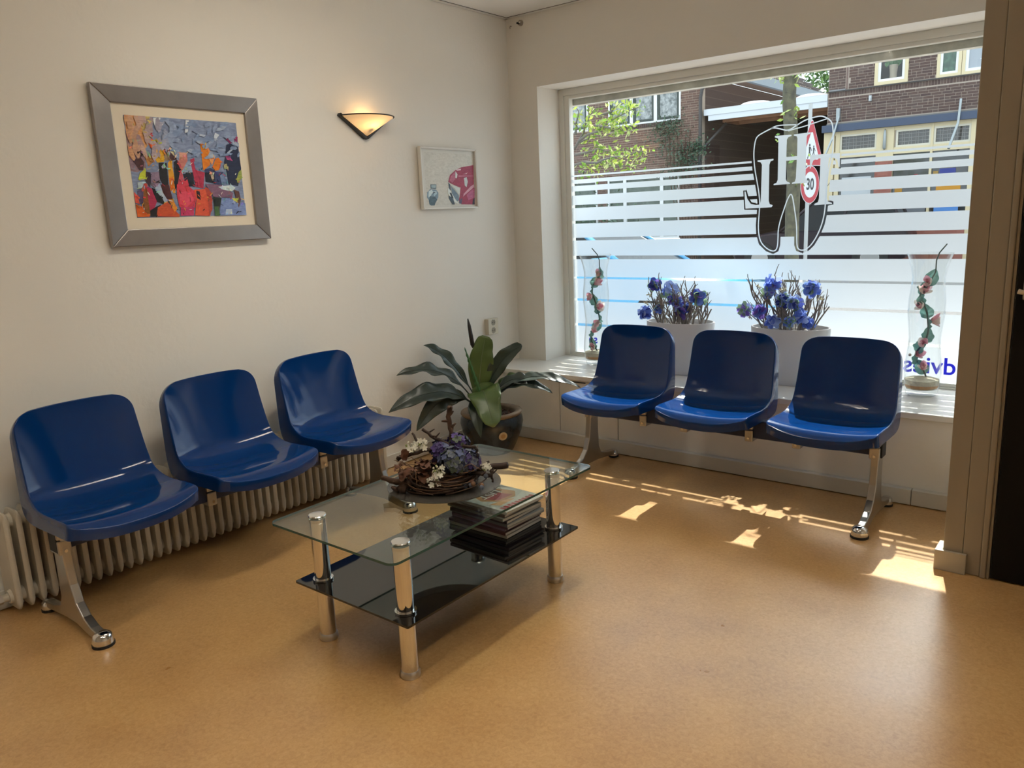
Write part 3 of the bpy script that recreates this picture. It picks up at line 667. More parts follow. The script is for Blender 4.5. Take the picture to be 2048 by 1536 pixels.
for k in range(10):
    p = A + sc(rw.uniform(.08, .16), rw.uniform(.05, .11), rw.uniform(.02, .055)); mb = MB(o=AC)
    mb.lathe([(0, -.009), (.007, -.005), (.009, 0), (.007, .006), (0, .010)], 8, p); mb.build('seed_pod', rw.choice([BRL, HYD[2], TW3]), ar, smooth=True)

# ------------------------------------------------------------------ potted plant in the corner
PP = (0.30, -0.675, 0)
pt = thing('potted_plant', 'broad-leaved green plant in a blue glazed pot in the corner', 'plant', PP)
GLAZE = mat('blue_pot_glaze', (0.020, 0.040, 0.062), 0.22, spec=0.6, var=0.55, vscale=14, col2=(0.012, 0.018, 0.024))
CLAY = mat('bare_clay_rim', (0.24, 0.17, 0.11), 0.6, var=0.3, vscale=20)
pot = MB(o=PP).lathe([(0, 0), (0.115, 0), (0.125, 0.01), (0.150, 0.06), (0.178, 0.13), (0.190, 0.185), (0.186, 0.215), (0.172, 0.232)], 40, PP).build('pot', GLAZE, pt, smooth=60)
MB(o=PP).lathe([(0.170, 0.228), (0.180, 0.234), (0.186, 0.244), (0.184, 0.252), (0.172, 0.256), (0.150, 0.252), (0.142, 0.240), (0.140, 0.20), (0.150, 0.20)], 40, PP, closed=True).build('rim', CLAY, pot, smooth=60)
nd = Vector((0.93, -0.36, 0)).normalized(); md_ = MB(o=PP)
nd = Vector((0.86, -0.50, 0.0)).normalized(); sd_ = nd.cross(Vector((0, 0, 1)))
cpt = Vector(PP) + nd*0.183 + Vector((0, 0, 0.135))
ring_ = [cpt + sd_*0.026*cos(2*pi*i/20) + (Vector((0, 0, 1)) + nd*0.22).normalized()*0.026*sin(2*pi*i/20) for i in range(20)]
md_.prism(ring_, nd*0.006); ring2 = [cpt + nd*0.006 + (q - cpt)*0.55 for q in ring_]; md_.prism(ring2, nd*0.002, 1)
md_.build('medallion', [mat('cream_medallion', (0.50, 0.40, 0.24), 0.5), mat('ochre_medallion', (0.38, 0.24, 0.09), 0.5)], pot)
MB(o=PP).lathe([(0, 0.222), (0.07, 0.224), (0.142, 0.218)], 30, PP).build('soil', mat('potting_soil', (0.05, 0.03, 0.022), 0.95, bump=1.0, bscale=120), pt, smooth=True)
peb = MB(o=PP); rp = random.Random(5)
for k in range(150):
    a, rr = rp.uniform(0, 2*pi), 0.135*sqrt(rp.random()); s_ = rp.uniform(.005, .009)
    peb.lathe([(0, -s_*.6), (s_*.8, -s_*.2), (s_*.8, s_*.3), (0, s_*.7)], 6, (PP[0] + rr*cos(a), PP[1] + rr*sin(a), 0.226))
po_ = peb.build('clay_pebbles', mat('clay_pebble', (0.13, 0.065, 0.045), 0.9), pt, smooth=True); po_['kind'] = 'stuff'
def leafmat(name, c, c2):
    m = mat(name, c, 0.33, spec=0.5, var=0.6, vscale=5, col2=c2); return m
LG1 = leafmat('leaf_bright_green', (0.115, 0.180, 0.055), (0.070, 0.125, 0.034))
LG2 = leafmat('leaf_dark_green', (0.042, 0.066, 0.050), (0.024, 0.042, 0.031))
LG3 = leafmat('leaf_grey_green', (0.050, 0.068, 0.056), (0.030, 0.046, 0.038))
BASE = Vector((0.275, -0.715, 0.235))
RIB = mat('leaf_midrib', (0.16, 0.21, 0.10), 0.4)
def pleaf(ctrl, tip, wd, m, up=(0, 0, 1), fold=0.22, wave=0.25, ph=0.0, pw=0.8, stalk=0.25, base=None, tipw=0.015):
    b = Vector(base) if base else BASE + Vector((rp.uniform(-.02, .02), rp.uniform(-.02, .02), 0))
    mb = MB(o=PP); leaf_grid(mb, b, ctrl, tip, wd, up, fold, wave*1.5, 30, 11, ph, pw, 0, stalk, tipw, 26)
    o = mb.build('leaf', m, pt, smooth=True, fixn=False)
    sol = o.modifiers.new('thickness', 'SOLIDIFY'); sol.thickness = 0.0012
    rb = MB(o=PP); ctrl, tip = Vector(ctrl), Vector(tip)
    up_ = Vector(up).normalized(); pts = []
    for i in range(13):
        t = 0.02 + 0.93*i/12; pts.append(bez(b, ctrl, tip, t) + up_*0.0012)
    rb.tube(pts, [0.005 - 0.0042*i/12 for i in range(13)], 6); rb.build('midrib', RIB if m is LG1 else m, o, smooth=True)
VIEW = Vector((0.62, -0.76, 0.21))
pleaf((0.275, -0.755, 0.52), (0.30, -0.69, 0.705), 0.074, LG1, VIEW, 0.12, 0.12, 0.3, 1.15, 0.12, tipw=0.35)
pleaf((0.33, -0.715, 0.56), (0.475, -0.575, 0.645), 0.050, LG2, VIEW + Vector((0, 0, .4)), 0.25, 0.25, 1.0, 1.0, tipw=0.15)
pleaf((0.135, -0.80, 0.62), (0.035, -0.945, 0.672), 0.040, LG2, (0.5, -0.3, 0.8), 0.25, 0.3, 2.0, 1.0)
pleaf((0.20, -0.90, 0.63), (0.045, -1.185, 0.535), 0.047, LG3, (0.45, -0.2, 0.85), 0.25, 0.35, 0.5, 0.95)
pleaf((0.25, -0.98, 0.55), (0.085, -1.300, 0.350), 0.062, LG3, (0.6, -0.4, 0.7), 0.18, 0.28, 1.5, 0.9)
pleaf((0.22, -0.93, 0.53), (0.140, -1.150, 0.215), 0.058, LG3, (0.8, -0.5, 0.3), 0.18, 0.28, 2.6, 1.0)
pleaf((0.315, -0.79, 0.57), (0.475, -0.865, 0.215), 0.098, LG1, VIEW + Vector((0, 0, .6)), 0.10, 0.14, 0.8, 1.05, 0.12, tipw=0.08)
pleaf((0.30, -0.86, 0.45), (0.400, -0.895, 0.150), 0.045, LG2, VIEW, 0.2, 0.2, 1.9, 0.9)
pleaf((0.50, -0.66, 0.60), (0.815, -0.475, 0.405), 0.045, LG3, (0.2, -0.3, 1), 0.15, 0.16, 0.2, 1.0)
pleaf((0.48, -0.70, 0.55), (0.680, -0.565, 0.375), 0.042, LG2, (0.2, -0.4, 1), 0.15, 0.16, 1.2, 1.0)
pleaf((0.44, -0.68, 0.56), (0.590, -0.600, 0.410), 0.048, LG3, (0.3, -0.5, 1), 0.15, 0.18, 2.2, 1.0)
pleaf((0.36, -0.63, 0.46), (0.47, -0.60, 0.47), 0.045, LG1, (0.3, -0.4, 1), 0.15, 0.2, 0.9, 1.0)
# dark flower spike and toothed young leaf
MB(o=PP).tube([(0.272, -0.725, 0.24), (0.262, -0.735, 0.42), (0.252, -0.745, 0.60), (0.247, -0.748, 0.645)], [0.006, 0.005, 0.004, 0.004], 8).build('stem', mat('dark_stem', (0.018, 0.022, 0.014), 0.6), pt, smooth=True)
MB(o=PP).tube([(0.247, -0.748, 0.640), (0.243, -0.749, 0.66), (0.236, -0.750, 0.71), (0.226, -0.750, 0.77), (0.218, -0.750, 0.812)], [0.006, 0.0125, 0.0125, 0.010, 0.003], 10).build('flower_spike', mat('dark_spike', (0.012, 0.010, 0.009), 0.6), pt, smooth=True)
yl = MB(o=PP); pa = Vector((0.285, -0.75, 0.38)); pb = Vector((0.213, -0.785, 0.648)); prev = None; rows = []
for i in range(17):
    t = i/16; c = pa.lerp(pb, t); wv = 0.020*(1 - t)**.5*(0.55 + .45*(i % 2)) + .001
    rows.append([c - SR*wv + SN*.004, c + SN*.014, c + SR*wv*.6 + SN*.004])
yl.grid(rows); yl.build('young_leaf', mat('young_leaf_green', (0.07, 0.19, 0.06), 0.45), pt, fixn=False)

# ------------------------------------------------------------------ framed pictures
def sat(c, k): return tuple(min(0.95, v*k) for v in c)
PAINT = [
('d69a63',[(0.01,1.0),(0.13,1.0),(0.19,1.0),(0.2,0.85),(0.17,0.72),(0.12,0.65),(0.0,0.66)]),
('c9b36a',[(0.13,1.0),(0.22,1.0),(0.22,0.82),(0.17,0.75),(0.14,0.82)]),
('a58a8a',[(0.0,0.83),(0.11,0.82),(0.14,0.72),(0.12,0.61),(0.0,0.61)]),
('8c7480',[(0.0,0.62),(0.13,0.63),(0.13,0.49),(0.05,0.45),(-0.0,0.46)]),
('4a2a2c',[(0.03,0.56),(0.09,0.61),(0.12,0.55),(0.1,0.47),(0.07,0.47)]),
('3a2226',[(0.06,0.65),(0.1,0.66),(0.12,0.62),(0.1,0.62)]),
('86a79a',[(0.12,0.62),(0.15,0.67),(0.19,0.63),(0.17,0.61)]),
('b07a40',[(0.13,0.6),(0.19,0.62),(0.2,0.56),(0.15,0.51)]),
('d8612e',[(0.17,0.75),(0.21,0.8),(0.21,0.72),(0.19,0.69)]),
('c03040',[(0.2,0.85),(0.21,0.84),(0.21,0.81),(0.2,0.81)]),
('a59a36',[(0.21,0.77),(0.25,0.78),(0.29,0.74),(0.22,0.72)]),
('d9a51c',[(0.21,0.7),(0.29,0.72),(0.31,0.66),(0.29,0.56),(0.23,0.55),(0.2,0.61)]),
('d9cfa8',[(0.27,0.75),(0.3,0.75),(0.42,0.66),(0.4,0.6),(0.34,0.68)]),
('4a2c30',[(0.29,0.72),(0.34,0.68),(0.4,0.59),(0.35,0.57),(0.32,0.6)]),
('9a8468',[(0.3,0.68),(0.34,0.65),(0.34,0.58),(0.29,0.57)]),
('1d1c24',[(0.24,0.55),(0.31,0.55),(0.3,0.33),(0.25,0.32),(0.23,0.4)]),
('9fc0b4',[(0.25,0.5),(0.28,0.54),(0.32,0.49)]),
('e0a028',[(0.32,0.55),(0.35,0.59),(0.36,0.4),(0.35,0.24),(0.33,0.25),(0.31,0.4)]),
('d87818',[(0.31,0.4),(0.35,0.41),(0.35,0.27),(0.31,0.27)]),
('1a1a22',[(0.37,0.56),(0.41,0.59),(0.43,0.5),(0.39,0.33),(0.35,0.28),(0.36,0.42)]),
('c47a70',[(0.41,0.63),(0.42,0.66),(0.5,0.65),(0.49,0.51),(0.45,0.45),(0.42,0.47)]),
('d8a08c',[(0.42,0.66),(0.5,0.66),(0.48,0.61),(0.42,0.62)]),
('c05060',[(0.4,0.59),(0.43,0.54),(0.44,0.4),(0.41,0.32),(0.38,0.33),(0.42,0.48)]),
('8fa4c0',[(0.49,0.57),(0.53,0.57),(0.53,0.46),(0.43,0.46)]),
('1b2233',[(0.44,0.44),(0.53,0.46),(0.53,0.32),(0.48,0.31),(0.45,0.39)]),
('b03050',[(0.52,0.59),(0.56,0.61),(0.56,0.49),(0.64,0.46),(0.61,0.29),(0.54,0.31)]),
('7080a8',[(0.55,0.57),(0.62,0.57),(0.61,0.47),(0.56,0.48)]),
('de7d10',[(0.63,0.8),(0.67,0.78),(0.7,0.68),(0.7,0.54),(0.63,0.48)]),
('e79a60',[(0.67,0.78),(0.75,0.62),(0.72,0.54),(0.7,0.57),(0.7,0.68)]),
('dd7a0a',[(0.76,0.61),(0.79,0.62),(0.81,0.58),(0.78,0.49),(0.74,0.48),(0.72,0.52)]),
('35406a',[(0.64,0.49),(0.7,0.51),(0.75,0.47),(0.82,0.47),(0.79,0.33),(0.72,0.32),(0.73,0.45),(0.65,0.46)]),
('1e2030',[(0.64,0.46),(0.73,0.46),(0.73,0.35),(0.64,0.36)]),
('c9b8a0',[(0.69,0.46),(0.72,0.46),(0.72,0.37),(0.7,0.38)]),
('7088b0',[(0.78,0.43),(0.85,0.48),(0.85,0.34),(0.79,0.33)]),
('1c2746',[(0.88,0.76),(0.99,0.8),(1.0,0.51),(0.95,0.32),(0.86,0.34),(0.85,0.51),(0.84,0.57)]),
('8a2460',[(0.88,0.82),(1.0,0.85),(0.99,0.79),(0.92,0.77)]),
('b04a80',[(0.85,0.65),(0.9,0.64),(0.92,0.59),(0.87,0.6)]),
('9aa850',[(0.97,0.47),(1.0,0.5),(1.0,0.41),(0.95,0.35),(0.94,0.39)]),
('a0a070',[(0.83,0.55),(0.86,0.56),(0.87,0.5),(0.83,0.5)]),
('c6cf3a',[(0.05,0.38),(0.07,0.44),(0.12,0.49),(0.12,0.39),(0.06,0.37)]),
('b0c4cc',[(0.04,0.35),(0.1,0.36),(0.09,0.3),(0.04,0.29)]),
('3d2a38',[(0.12,0.46),(0.16,0.45),(0.14,0.3),(0.11,0.37)]),
('c2473a',[(0.1,0.36),(0.12,0.33),(0.1,0.18),(0.06,0.13),(0.07,0.29)]),
('554a70',[(0.03,0.27),(0.09,0.3),(0.06,0.14),(0.03,0.14)]),
('dd5a48',[(0.0,0.26),(0.03,0.21),(0.03,0.14),(0.0,0.15)]),
('d9641c',[(-0.0,0.14),(0.05,0.11),(0.11,0.03),(0.1,0.01),(-0.0,0.01)]),
('8a5420',[(0.08,0.28),(0.12,0.31),(0.11,0.04),(0.07,0.03),(0.06,0.12)]),
('b02a50',[(0.11,0.31),(0.15,0.29),(0.18,0.16),(0.15,0.09),(0.11,0.07)]),
('8c7890',[(0.16,0.45),(0.23,0.46),(0.23,0.36),(0.19,0.29),(0.15,0.33)]),
('a8b8d0',[(0.17,0.29),(0.22,0.34),(0.27,0.21),(0.27,0.15),(0.25,0.13),(0.23,0.19)]),
('15161c',[(0.15,0.3),(0.17,0.29),(0.23,0.19),(0.25,0.13),(0.18,0.16)]),
('1c1a20',[(0.11,0.07),(0.17,0.11),(0.21,0.13),(0.16,0.01),(0.11,0.01)]),
('4a2024',[(0.23,0.33),(0.3,0.33),(0.32,0.18),(0.27,0.18),(0.24,0.25)]),
('c8522c',[(0.18,0.1),(0.27,0.16),(0.36,0.02),(0.36,0.0),(0.16,0.01)]),
('e0902c',[(0.28,0.18),(0.32,0.18),(0.35,0.08),(0.32,0.05)]),
('d03c50',[(0.37,0.33),(0.47,0.41),(0.48,0.31),(0.54,0.25),(0.51,0.09),(0.37,0.1),(0.36,0.21)]),
('e05068',[(0.38,0.25),(0.48,0.27),(0.51,0.17),(0.43,0.09),(0.38,0.14)]),
('c43a6a',[(0.38,0.1),(0.5,0.1),(0.49,0.01),(0.37,0.01)]),
('d9583a',[(0.52,0.28),(0.66,0.29),(0.68,0.17),(0.64,0.0),(0.5,0.01),(0.53,0.17)]),
('2a2024',[(0.54,0.27),(0.57,0.26),(0.57,0.17),(0.54,0.19)]),
('b04434',[(0.62,0.31),(0.68,0.28),(0.67,0.07),(0.63,0.0),(0.64,0.17)]),
('7a5a74',[(0.63,0.34),(0.78,0.33),(0.89,0.24),(0.87,0.19),(0.7,0.2)]),
('1e2622',[(0.69,0.2),(0.77,0.19),(0.74,0.08),(0.69,0.08)]),
('4a6a40',[(0.69,0.1),(0.74,0.1),(0.73,0.0),(0.69,0.0)]),
('c8dce0',[(0.75,0.31),(0.88,0.33),(0.92,0.3),(0.88,0.26),(0.79,0.28)]),
('7a90c4',[(0.77,0.19),(0.87,0.19),(0.93,0.14),(1.0,0.13),(1.0,-0.0),(0.73,0.0)]),
('b8c8dc',[(0.8,0.07),(0.86,0.07),(0.86,0.01),(0.79,0.01)]),
('604038',[(0.9,0.28),(0.95,0.26),(0.96,0.17),(0.93,0.08),(0.92,0.14)]),
('c0c850',[(0.87,0.19),(0.93,0.18),(0.92,0.14),(0.89,0.16)]),
('dde4e8',[(0.24,0.99),(0.33,1.0),(0.32,0.93),(0.26,0.88),(0.24,0.93)]),
('d8e0e8',[(0.52,0.99),(0.55,0.99),(0.53,0.87),(0.5,0.86)]),
('c8d4e0',[(0.78,0.88),(0.82,0.86),(0.78,0.81),(0.76,0.83)]),
('bcc8d8',[(0.63,0.86),(0.69,0.85),(0.67,0.83),(0.63,0.84)]),
]
SMALLPIC = [
('5a7078',[(0.09,0.4),(0.21,0.4),(0.2,0.31),(0.09,0.32)]),
('9ab0b6',[(0.11,0.39),(0.2,0.39),(0.19,0.33),(0.11,0.34)]),
('7890a0',[(0.08,0.31),(0.2,0.3),(0.24,0.24),(0.23,0.15),(0.18,0.07),(0.05,0.08),(0.01,0.16),(0.02,0.25)]),
('c8d8da',[(0.05,0.27),(0.11,0.3),(0.14,0.26),(0.08,0.18),(0.04,0.15)]),
('b0c6cc',[(0.14,0.26),(0.2,0.28),(0.21,0.22),(0.15,0.17)]),
('2e4048',[(0.13,0.25),(0.19,0.26),(0.14,0.22)]),
('48606c',[(0.07,0.18),(0.17,0.16),(0.21,0.11),(0.17,0.05),(0.15,-0.04),(0.08,-0.03),(0.05,0.02),(0.04,0.08)]),
('98324e',[(0.45,0.45),(0.49,0.58),(0.61,0.68),(0.74,0.74),(1.0,0.79),(0.99,0.41),(0.99,-0.01),(0.7,0.01),(0.64,0.09),(0.67,0.17),(0.7,0.34),(0.64,0.36),(0.52,0.41)]),
('b06078',[(0.48,0.48),(0.51,0.56),(0.6,0.65),(0.6,0.51),(0.53,0.43)]),
('d8dcdc',[(0.61,0.66),(0.65,0.6),(0.63,0.52),(0.6,0.53)]),
('e8c8d0',[(0.62,0.69),(0.73,0.71),(0.72,0.68),(0.65,0.67)]),
('c07088',[(0.67,0.58),(1.0,0.58),(1.0,0.57),(0.67,0.55)]),
('d0a8b4',[(0.76,0.6),(0.87,0.64),(0.84,0.61)]),
('c8d0d0',[(0.78,0.53),(0.84,0.55),(0.86,0.46),(0.83,0.35),(0.79,0.38)]),
('d09cac',[(0.76,0.22),(0.92,0.37),(0.99,0.41),(1.0,0.36),(0.84,0.24),(0.74,0.16)]),
('b05a7c',[(0.82,0.2),(1.0,0.34),(0.99,0.14),(0.85,0.09)]),
('3c4a5a',[(0.45,0.44),(0.49,0.39),(0.49,0.28),(0.46,0.31)]),
('6a8090',[(0.5,0.38),(0.65,0.19),(0.65,0.09),(0.61,0.07),(0.51,0.2)]),
('d0d8d4',[(0.52,0.39),(0.68,0.33),(0.67,0.19),(0.63,0.24)]),
('e0e6e2',[(0.43,0.33),(0.46,0.32),(0.57,0.12),(0.64,0.02),(0.54,0.07),(0.43,0.22)]),
('40505c',[(0.44,0.19),(0.53,0.13),(0.56,0.01),(0.51,0.01),(0.44,0.13)]),
('26323a',[(0.46,0.24),(0.5,0.24),(0.54,0.13),(0.5,0.14)]),
('504a64',[(0.65,0.08),(0.72,0.14),(0.7,0.02),(0.65,0.03)]),
('3a3442',[(0.95,0.09),(0.99,0.15),(0.98,-0.0),(0.93,0.0)]),
]
def picture(name, label, y0, y1, z0, z1, fw_, depth, fmat, iy0, iy1, iz0, iz1, cy0, cy1, cz0, cz1, matm, base, polys, gain, x0=0.0, bevel=0.003, fw2=0.0, dabs=False):
    o_ = (x0, (y0+y1)/2, z0); p = thing(name, label, 'picture', o_)
    f = MB(o=o_)
    # mitred frame: four boards
    O = [(y0, z0), (y1, z0), (y1, z1), (y0, z1)]; I = [(iy0, iz0), (iy1, iz0), (iy1, iz1), (iy0, iz1)]
    for k in range(4):
        a, b, c, d = O[k], O[(k+1) % 4], I[(k+1) % 4], I[k]
        fb = MB(o=o_); fb.prism([(x0 + depth, *a), (x0 + depth, *b), (x0 + depth - fw2, *c), (x0 + depth - fw2, *d)], (-(depth - fw2 - .004), 0, 0))
        fb.build('frame_board', fmat, p, bevel=bevel)
    MB(o=o_).box((x0 + .003, iy0 - .004, iz0 - .004), (x0 + depth*.45, iy1 + .004, iz1 + .004)).build('mat_board', matm, p)
    cv = MB(o=o_); xb = x0 + depth*.45 + .0006
    cv.poly([(xb, cy0, cz0), (xb, cy1, cz0), (xb, cy1, cz1), (xb, cy0, cz1)], 0, base)
    for k, (h, pts) in enumerate(polys):
        xk = xb + .0004 + k*.00006
        cv.poly([(xk, cy0 + min(1, max(0, s))*(cy1-cy0), cz0 + min(1, max(0, t))*(cz1-cz0)) for s, t in pts], 0, sat(lin(h), gain))
    if dabs:   # loose brush strokes broken over the painted shapes
        rq = random.Random(77); nb = len(polys); q = 0
        def dab(s0, t0, ln, wd, ang, c):
            nonlocal q; q += 1; xk = xb + .0004 + nb*.00006 + q*.000004; dy, dz = cos(ang)*ln, sin(ang)*ln; py, pz = -sin(ang)*wd, cos(ang)*wd
            pts = [(-1, -.3), (-.6, -1), (.5, -.9), (1, .1), (.6, 1), (-.5, .8)]
            P = []
            for a, b in pts:
                yy = cy0 + s0*(cy1-cy0) + a*dy + b*py; zz = cz0 + t0*(cz1-cz0) + a*dz + b*pz
                P.append((xk, min(cy1, max(cy0, yy)), min(cz1, max(cz0, zz))))
            cv.poly(P, 0, c)
        for k in range(46):   # warm glow fading into the blue at the upper left
            s0 = rq.uniform(0, .42); t0 = rq.uniform(.62, 1.0); f = min(1, s0/.36); a_, b_ = lin('d09a68'), lin('8ea0c0')
            dab(s0, t0, .030, .010, R(rq.uniform(60, 110)), sat(tuple(u*(1-f) + v*f for u, v in zip(a_, b_)), gain*rq.uniform(.85, 1.05)))
        for k in range(60): dab(rq.uniform(.3, 1), rq.uniform(.62, 1), rq.uniform(.012, .035), rq.uniform(.004, .010), R(rq.uniform(-30, 60)), sat(lin(rq.choice(['8298bc', '8ea0c0', '7c92b6', 'a0b0c8'])), gain*.95))
        for h, pts in polys[:-4]:
            c0 = lin(h); ss = [p_[0] for p_ in pts]; tt = [p_[1] for p_ in pts]; ms, mt = sum(ss)/len(ss), sum(tt)/len(tt)
            for _ in range(4):
                i = rq.randrange(len(pts)); f = rq.uniform(.35, .95)
                dab(ms + (ss[i] - ms)*f, mt + (tt[i] - mt)*f, rq.uniform(.004, .012), rq.uniform(.0015, .0035), R(rq.uniform(0, 180)), sat(tuple(max(0, v*rq.uniform(.6, 1.5)) for v in c0), gain))
        for k in range(70): dab(rq.uniform(.05, .98), rq.uniform(.03, .55), rq.uniform(.004, .012), rq.uniform(.0008, .002), R(rq.uniform(0, 180)), sat(lin(rq.choice(['e8e0d0', '201818', 'c83848', 'e8b040', 'd8dce8', '2a2c40'])), gain))
    cv.build('artwork', attr_mat('artist_paint' if dabs else 'print_on_paper', 0.5), p, fixn=False)
    return p
FRSIL = mat('brushed_pewter_frame', (0.38, 0.35, 0.335), 0.33, 0.9, var=0.18, vscale=3)
picture('framed_painting', 'colourful abstract painting in a wide brushed pewter frame', -2.648, -1.902, 1.332, 1.963, .07, .034, FRSIL,
        -2.574, -1.970, 1.400, 1.895, -2.524, -2.014, 1.4445, 1.851, mat('cream_mat_board', (0.80, 0.72, 0.58), 0.8), sat(lin('8090b0'), 1.05), PAINT, 1.05, fw2=.006, dabs=True)
picture('framed_print', 'small print of a red vintage car in a thin white frame', -0.868, -0.384, 1.446, 1.796, .012, .036, mat('white_frame', (0.78, 0.77, 0.72), 0.4),
        -0.856, -0.396, 1.458, 1.784, -0.825, -0.40, 1.468, 1.766, mat('white_mat_board', (0.76, 0.75, 0.69), 0.6), (0.70, 0.69, 0.62), SMALLPIC, 1.2, fw2=.004)

# ------------------------------------------------------------------ wall lamp
LP = (0.0, -1.245, 1.825)
lp = thing('wall_lamp', 'lit half-cone wall lamp with ribbed glass and black bars', 'lamp', LP)
BLK = mat('black_iron', (0.012, 0.010, 0.009), 0.45)
RIBG = translucent('ribbed_frosted_glass', (0.86, 0.80, 0.70), 0.62)
sh = MB(o=LP); rows = []
for i in range(33):
    t = i/32; z = 1.832 + 0.092*t; r = (0.010 + 0.150*t); rib = 1 + 0.018*(1 if i % 2 else -1)
    rows.append([(0.010 + r*rib*0.90*sin(pi*j/28), LP[1] - r*rib*cos(pi*j/28), z) for j in range(29)])
sh.grid(rows); sh.build('glass_shade', RIBG, lp, smooth=True, fixn=False)
rim = [(0.010 + 0.160*0.90*sin(pi*j/36)*1.03, LP[1] - 0.163*cos(pi*j/36), 1.926) for j in range(37)]
MB(o=LP).tube(rim, 0.0032, 8).build('rim_wire', BLK, lp, smooth=True)
for sg in (-1, 1):
    a = Vector((0.0, LP[1] + sg*0.168, 1.932)); b = Vector((0.0, LP[1] + sg*0.004, 1.822)); dv = (b - a).normalized(); nv = Vector((0, -dv.z, dv.y))
    bar = MB(o=LP); bar.prism([a + nv*.007, b + nv*.007, b - nv*.007, a - nv*.007], (0.026, 0, 0)); bar.build('bar', BLK, lp, bevel=0.002)
MB(o=LP).lathe([(0, 1.814), (.010, 1.816), (.012, 1.824), (.008, 1.834), (0, 1.836)], 12, (0.014, LP[1], 0)).build('finial', BLK, lp, smooth=True)
MB(o=LP).box((0.0, LP[1] - .035, 1.85), (0.012, LP[1] + .035, 1.915)).build('wall_plate', BLK, lp, bevel=.002)
BULB = mat('glowing_bulb', (1, 0.8, 0.5), 0.4, emit=(1.0, 0.56, 0.20), estr=20.0)
MB(o=LP).tube([(0.055, LP[1] + .0, 1.868), (0.055, LP[1] + .0, 1.885)], 0.010, 12).build('bulb_holder', WHITEP, lp)
MB(o=LP).lathe([(0, 1.884), (.009, 1.886), (.015, 1.900), (.017, 1.915), (.012, 1.930), (0, 1.936)], 14, (0.055, LP[1], 0)).build('bulb', BULB, lp, smooth=True)

# ------------------------------------------------------------------ wall socket and bracket fittings
SO = (0.0, -0.30, 0.64)
so = thing('wall_socket', 'cream double wall socket above the plant', 'socket', SO)
IV = mat('ivory_plastic', (0.66, 0.61, 0.48), 0.35)
MB(o=SO).box((0.0, -0.350, 0.645), (0.034, -0.252, 0.747)).build('housing', IV, so, bevel=0.004)
for zc in (0.722, 0.671):
    c_ = Vector((0.0345, -0.301, zc)); rr_ = []
    ringp = [c_ + Vector((0, .0205*cos(2*pi*i/24), .0205*sin(2*pi*i/24))) for i in range(24)]
    w_ = MB(o=SO); w_.prism(ringp, (-.016, 0, 0)); w_.build('socket_well', mat('socket_well', (0.30, 0.27, 0.20), 0.5), so)
    for dy in (-.0085, .0085): MB(o=SO).tube([(0.034, -0.301 + dy, zc), (0.0352, -0.301 + dy, zc)], .003, 10).build('pin_hole', DARKGAP, so)
    for dz in (-.018, .018): MB(o=SO).box((0.0340, -0.304, zc + dz - .002), (0.0362, -0.298, zc + dz + .002)).build('earth_clip', BRUSHED, so)
GA = (0.12, 0, 2.556)
g = thing('wall_fitting', 'small round metal wall fitting just below the ceiling corner', 'wall fitting', GA)
MB(o=GA).tube([(0.12, 0.0, 2.556), (0.12, -0.012, 2.556)], [0.018, 0.016], 20).build('base_plate', mat('aged_steel', (0.45, 0.40, 0.34), 0.4, 0.8), g, smooth=40)
MB(o=GA).tube([(0.112, -0.012, 2.553), (0.112, -0.03, 2.553)], 0.006, 10).build('knob', BLK, g)
MB(o=GA).tube([(0.128, -0.012, 2.558), (0.128, -0.026, 2.556)], 0.005, 10).build('screw', CHROME, g)
GH = (0.042, 0, 2.548)
h_ = MB(o=GH).tube([(0.042, 0.0, 2.550), (0.042, -0.010, 2.549), (0.042, -0.016, 2.541), (0.042, -0.012, 2.535)], 0.0035, 8).build('wall_hook', mat('painted_hook', (0.55, 0.48, 0.40), 0.5), None, smooth=True)
h_.location = GH; tag(h_, 'tiny painted hook right in the ceiling corner of the window wall', 'hook')

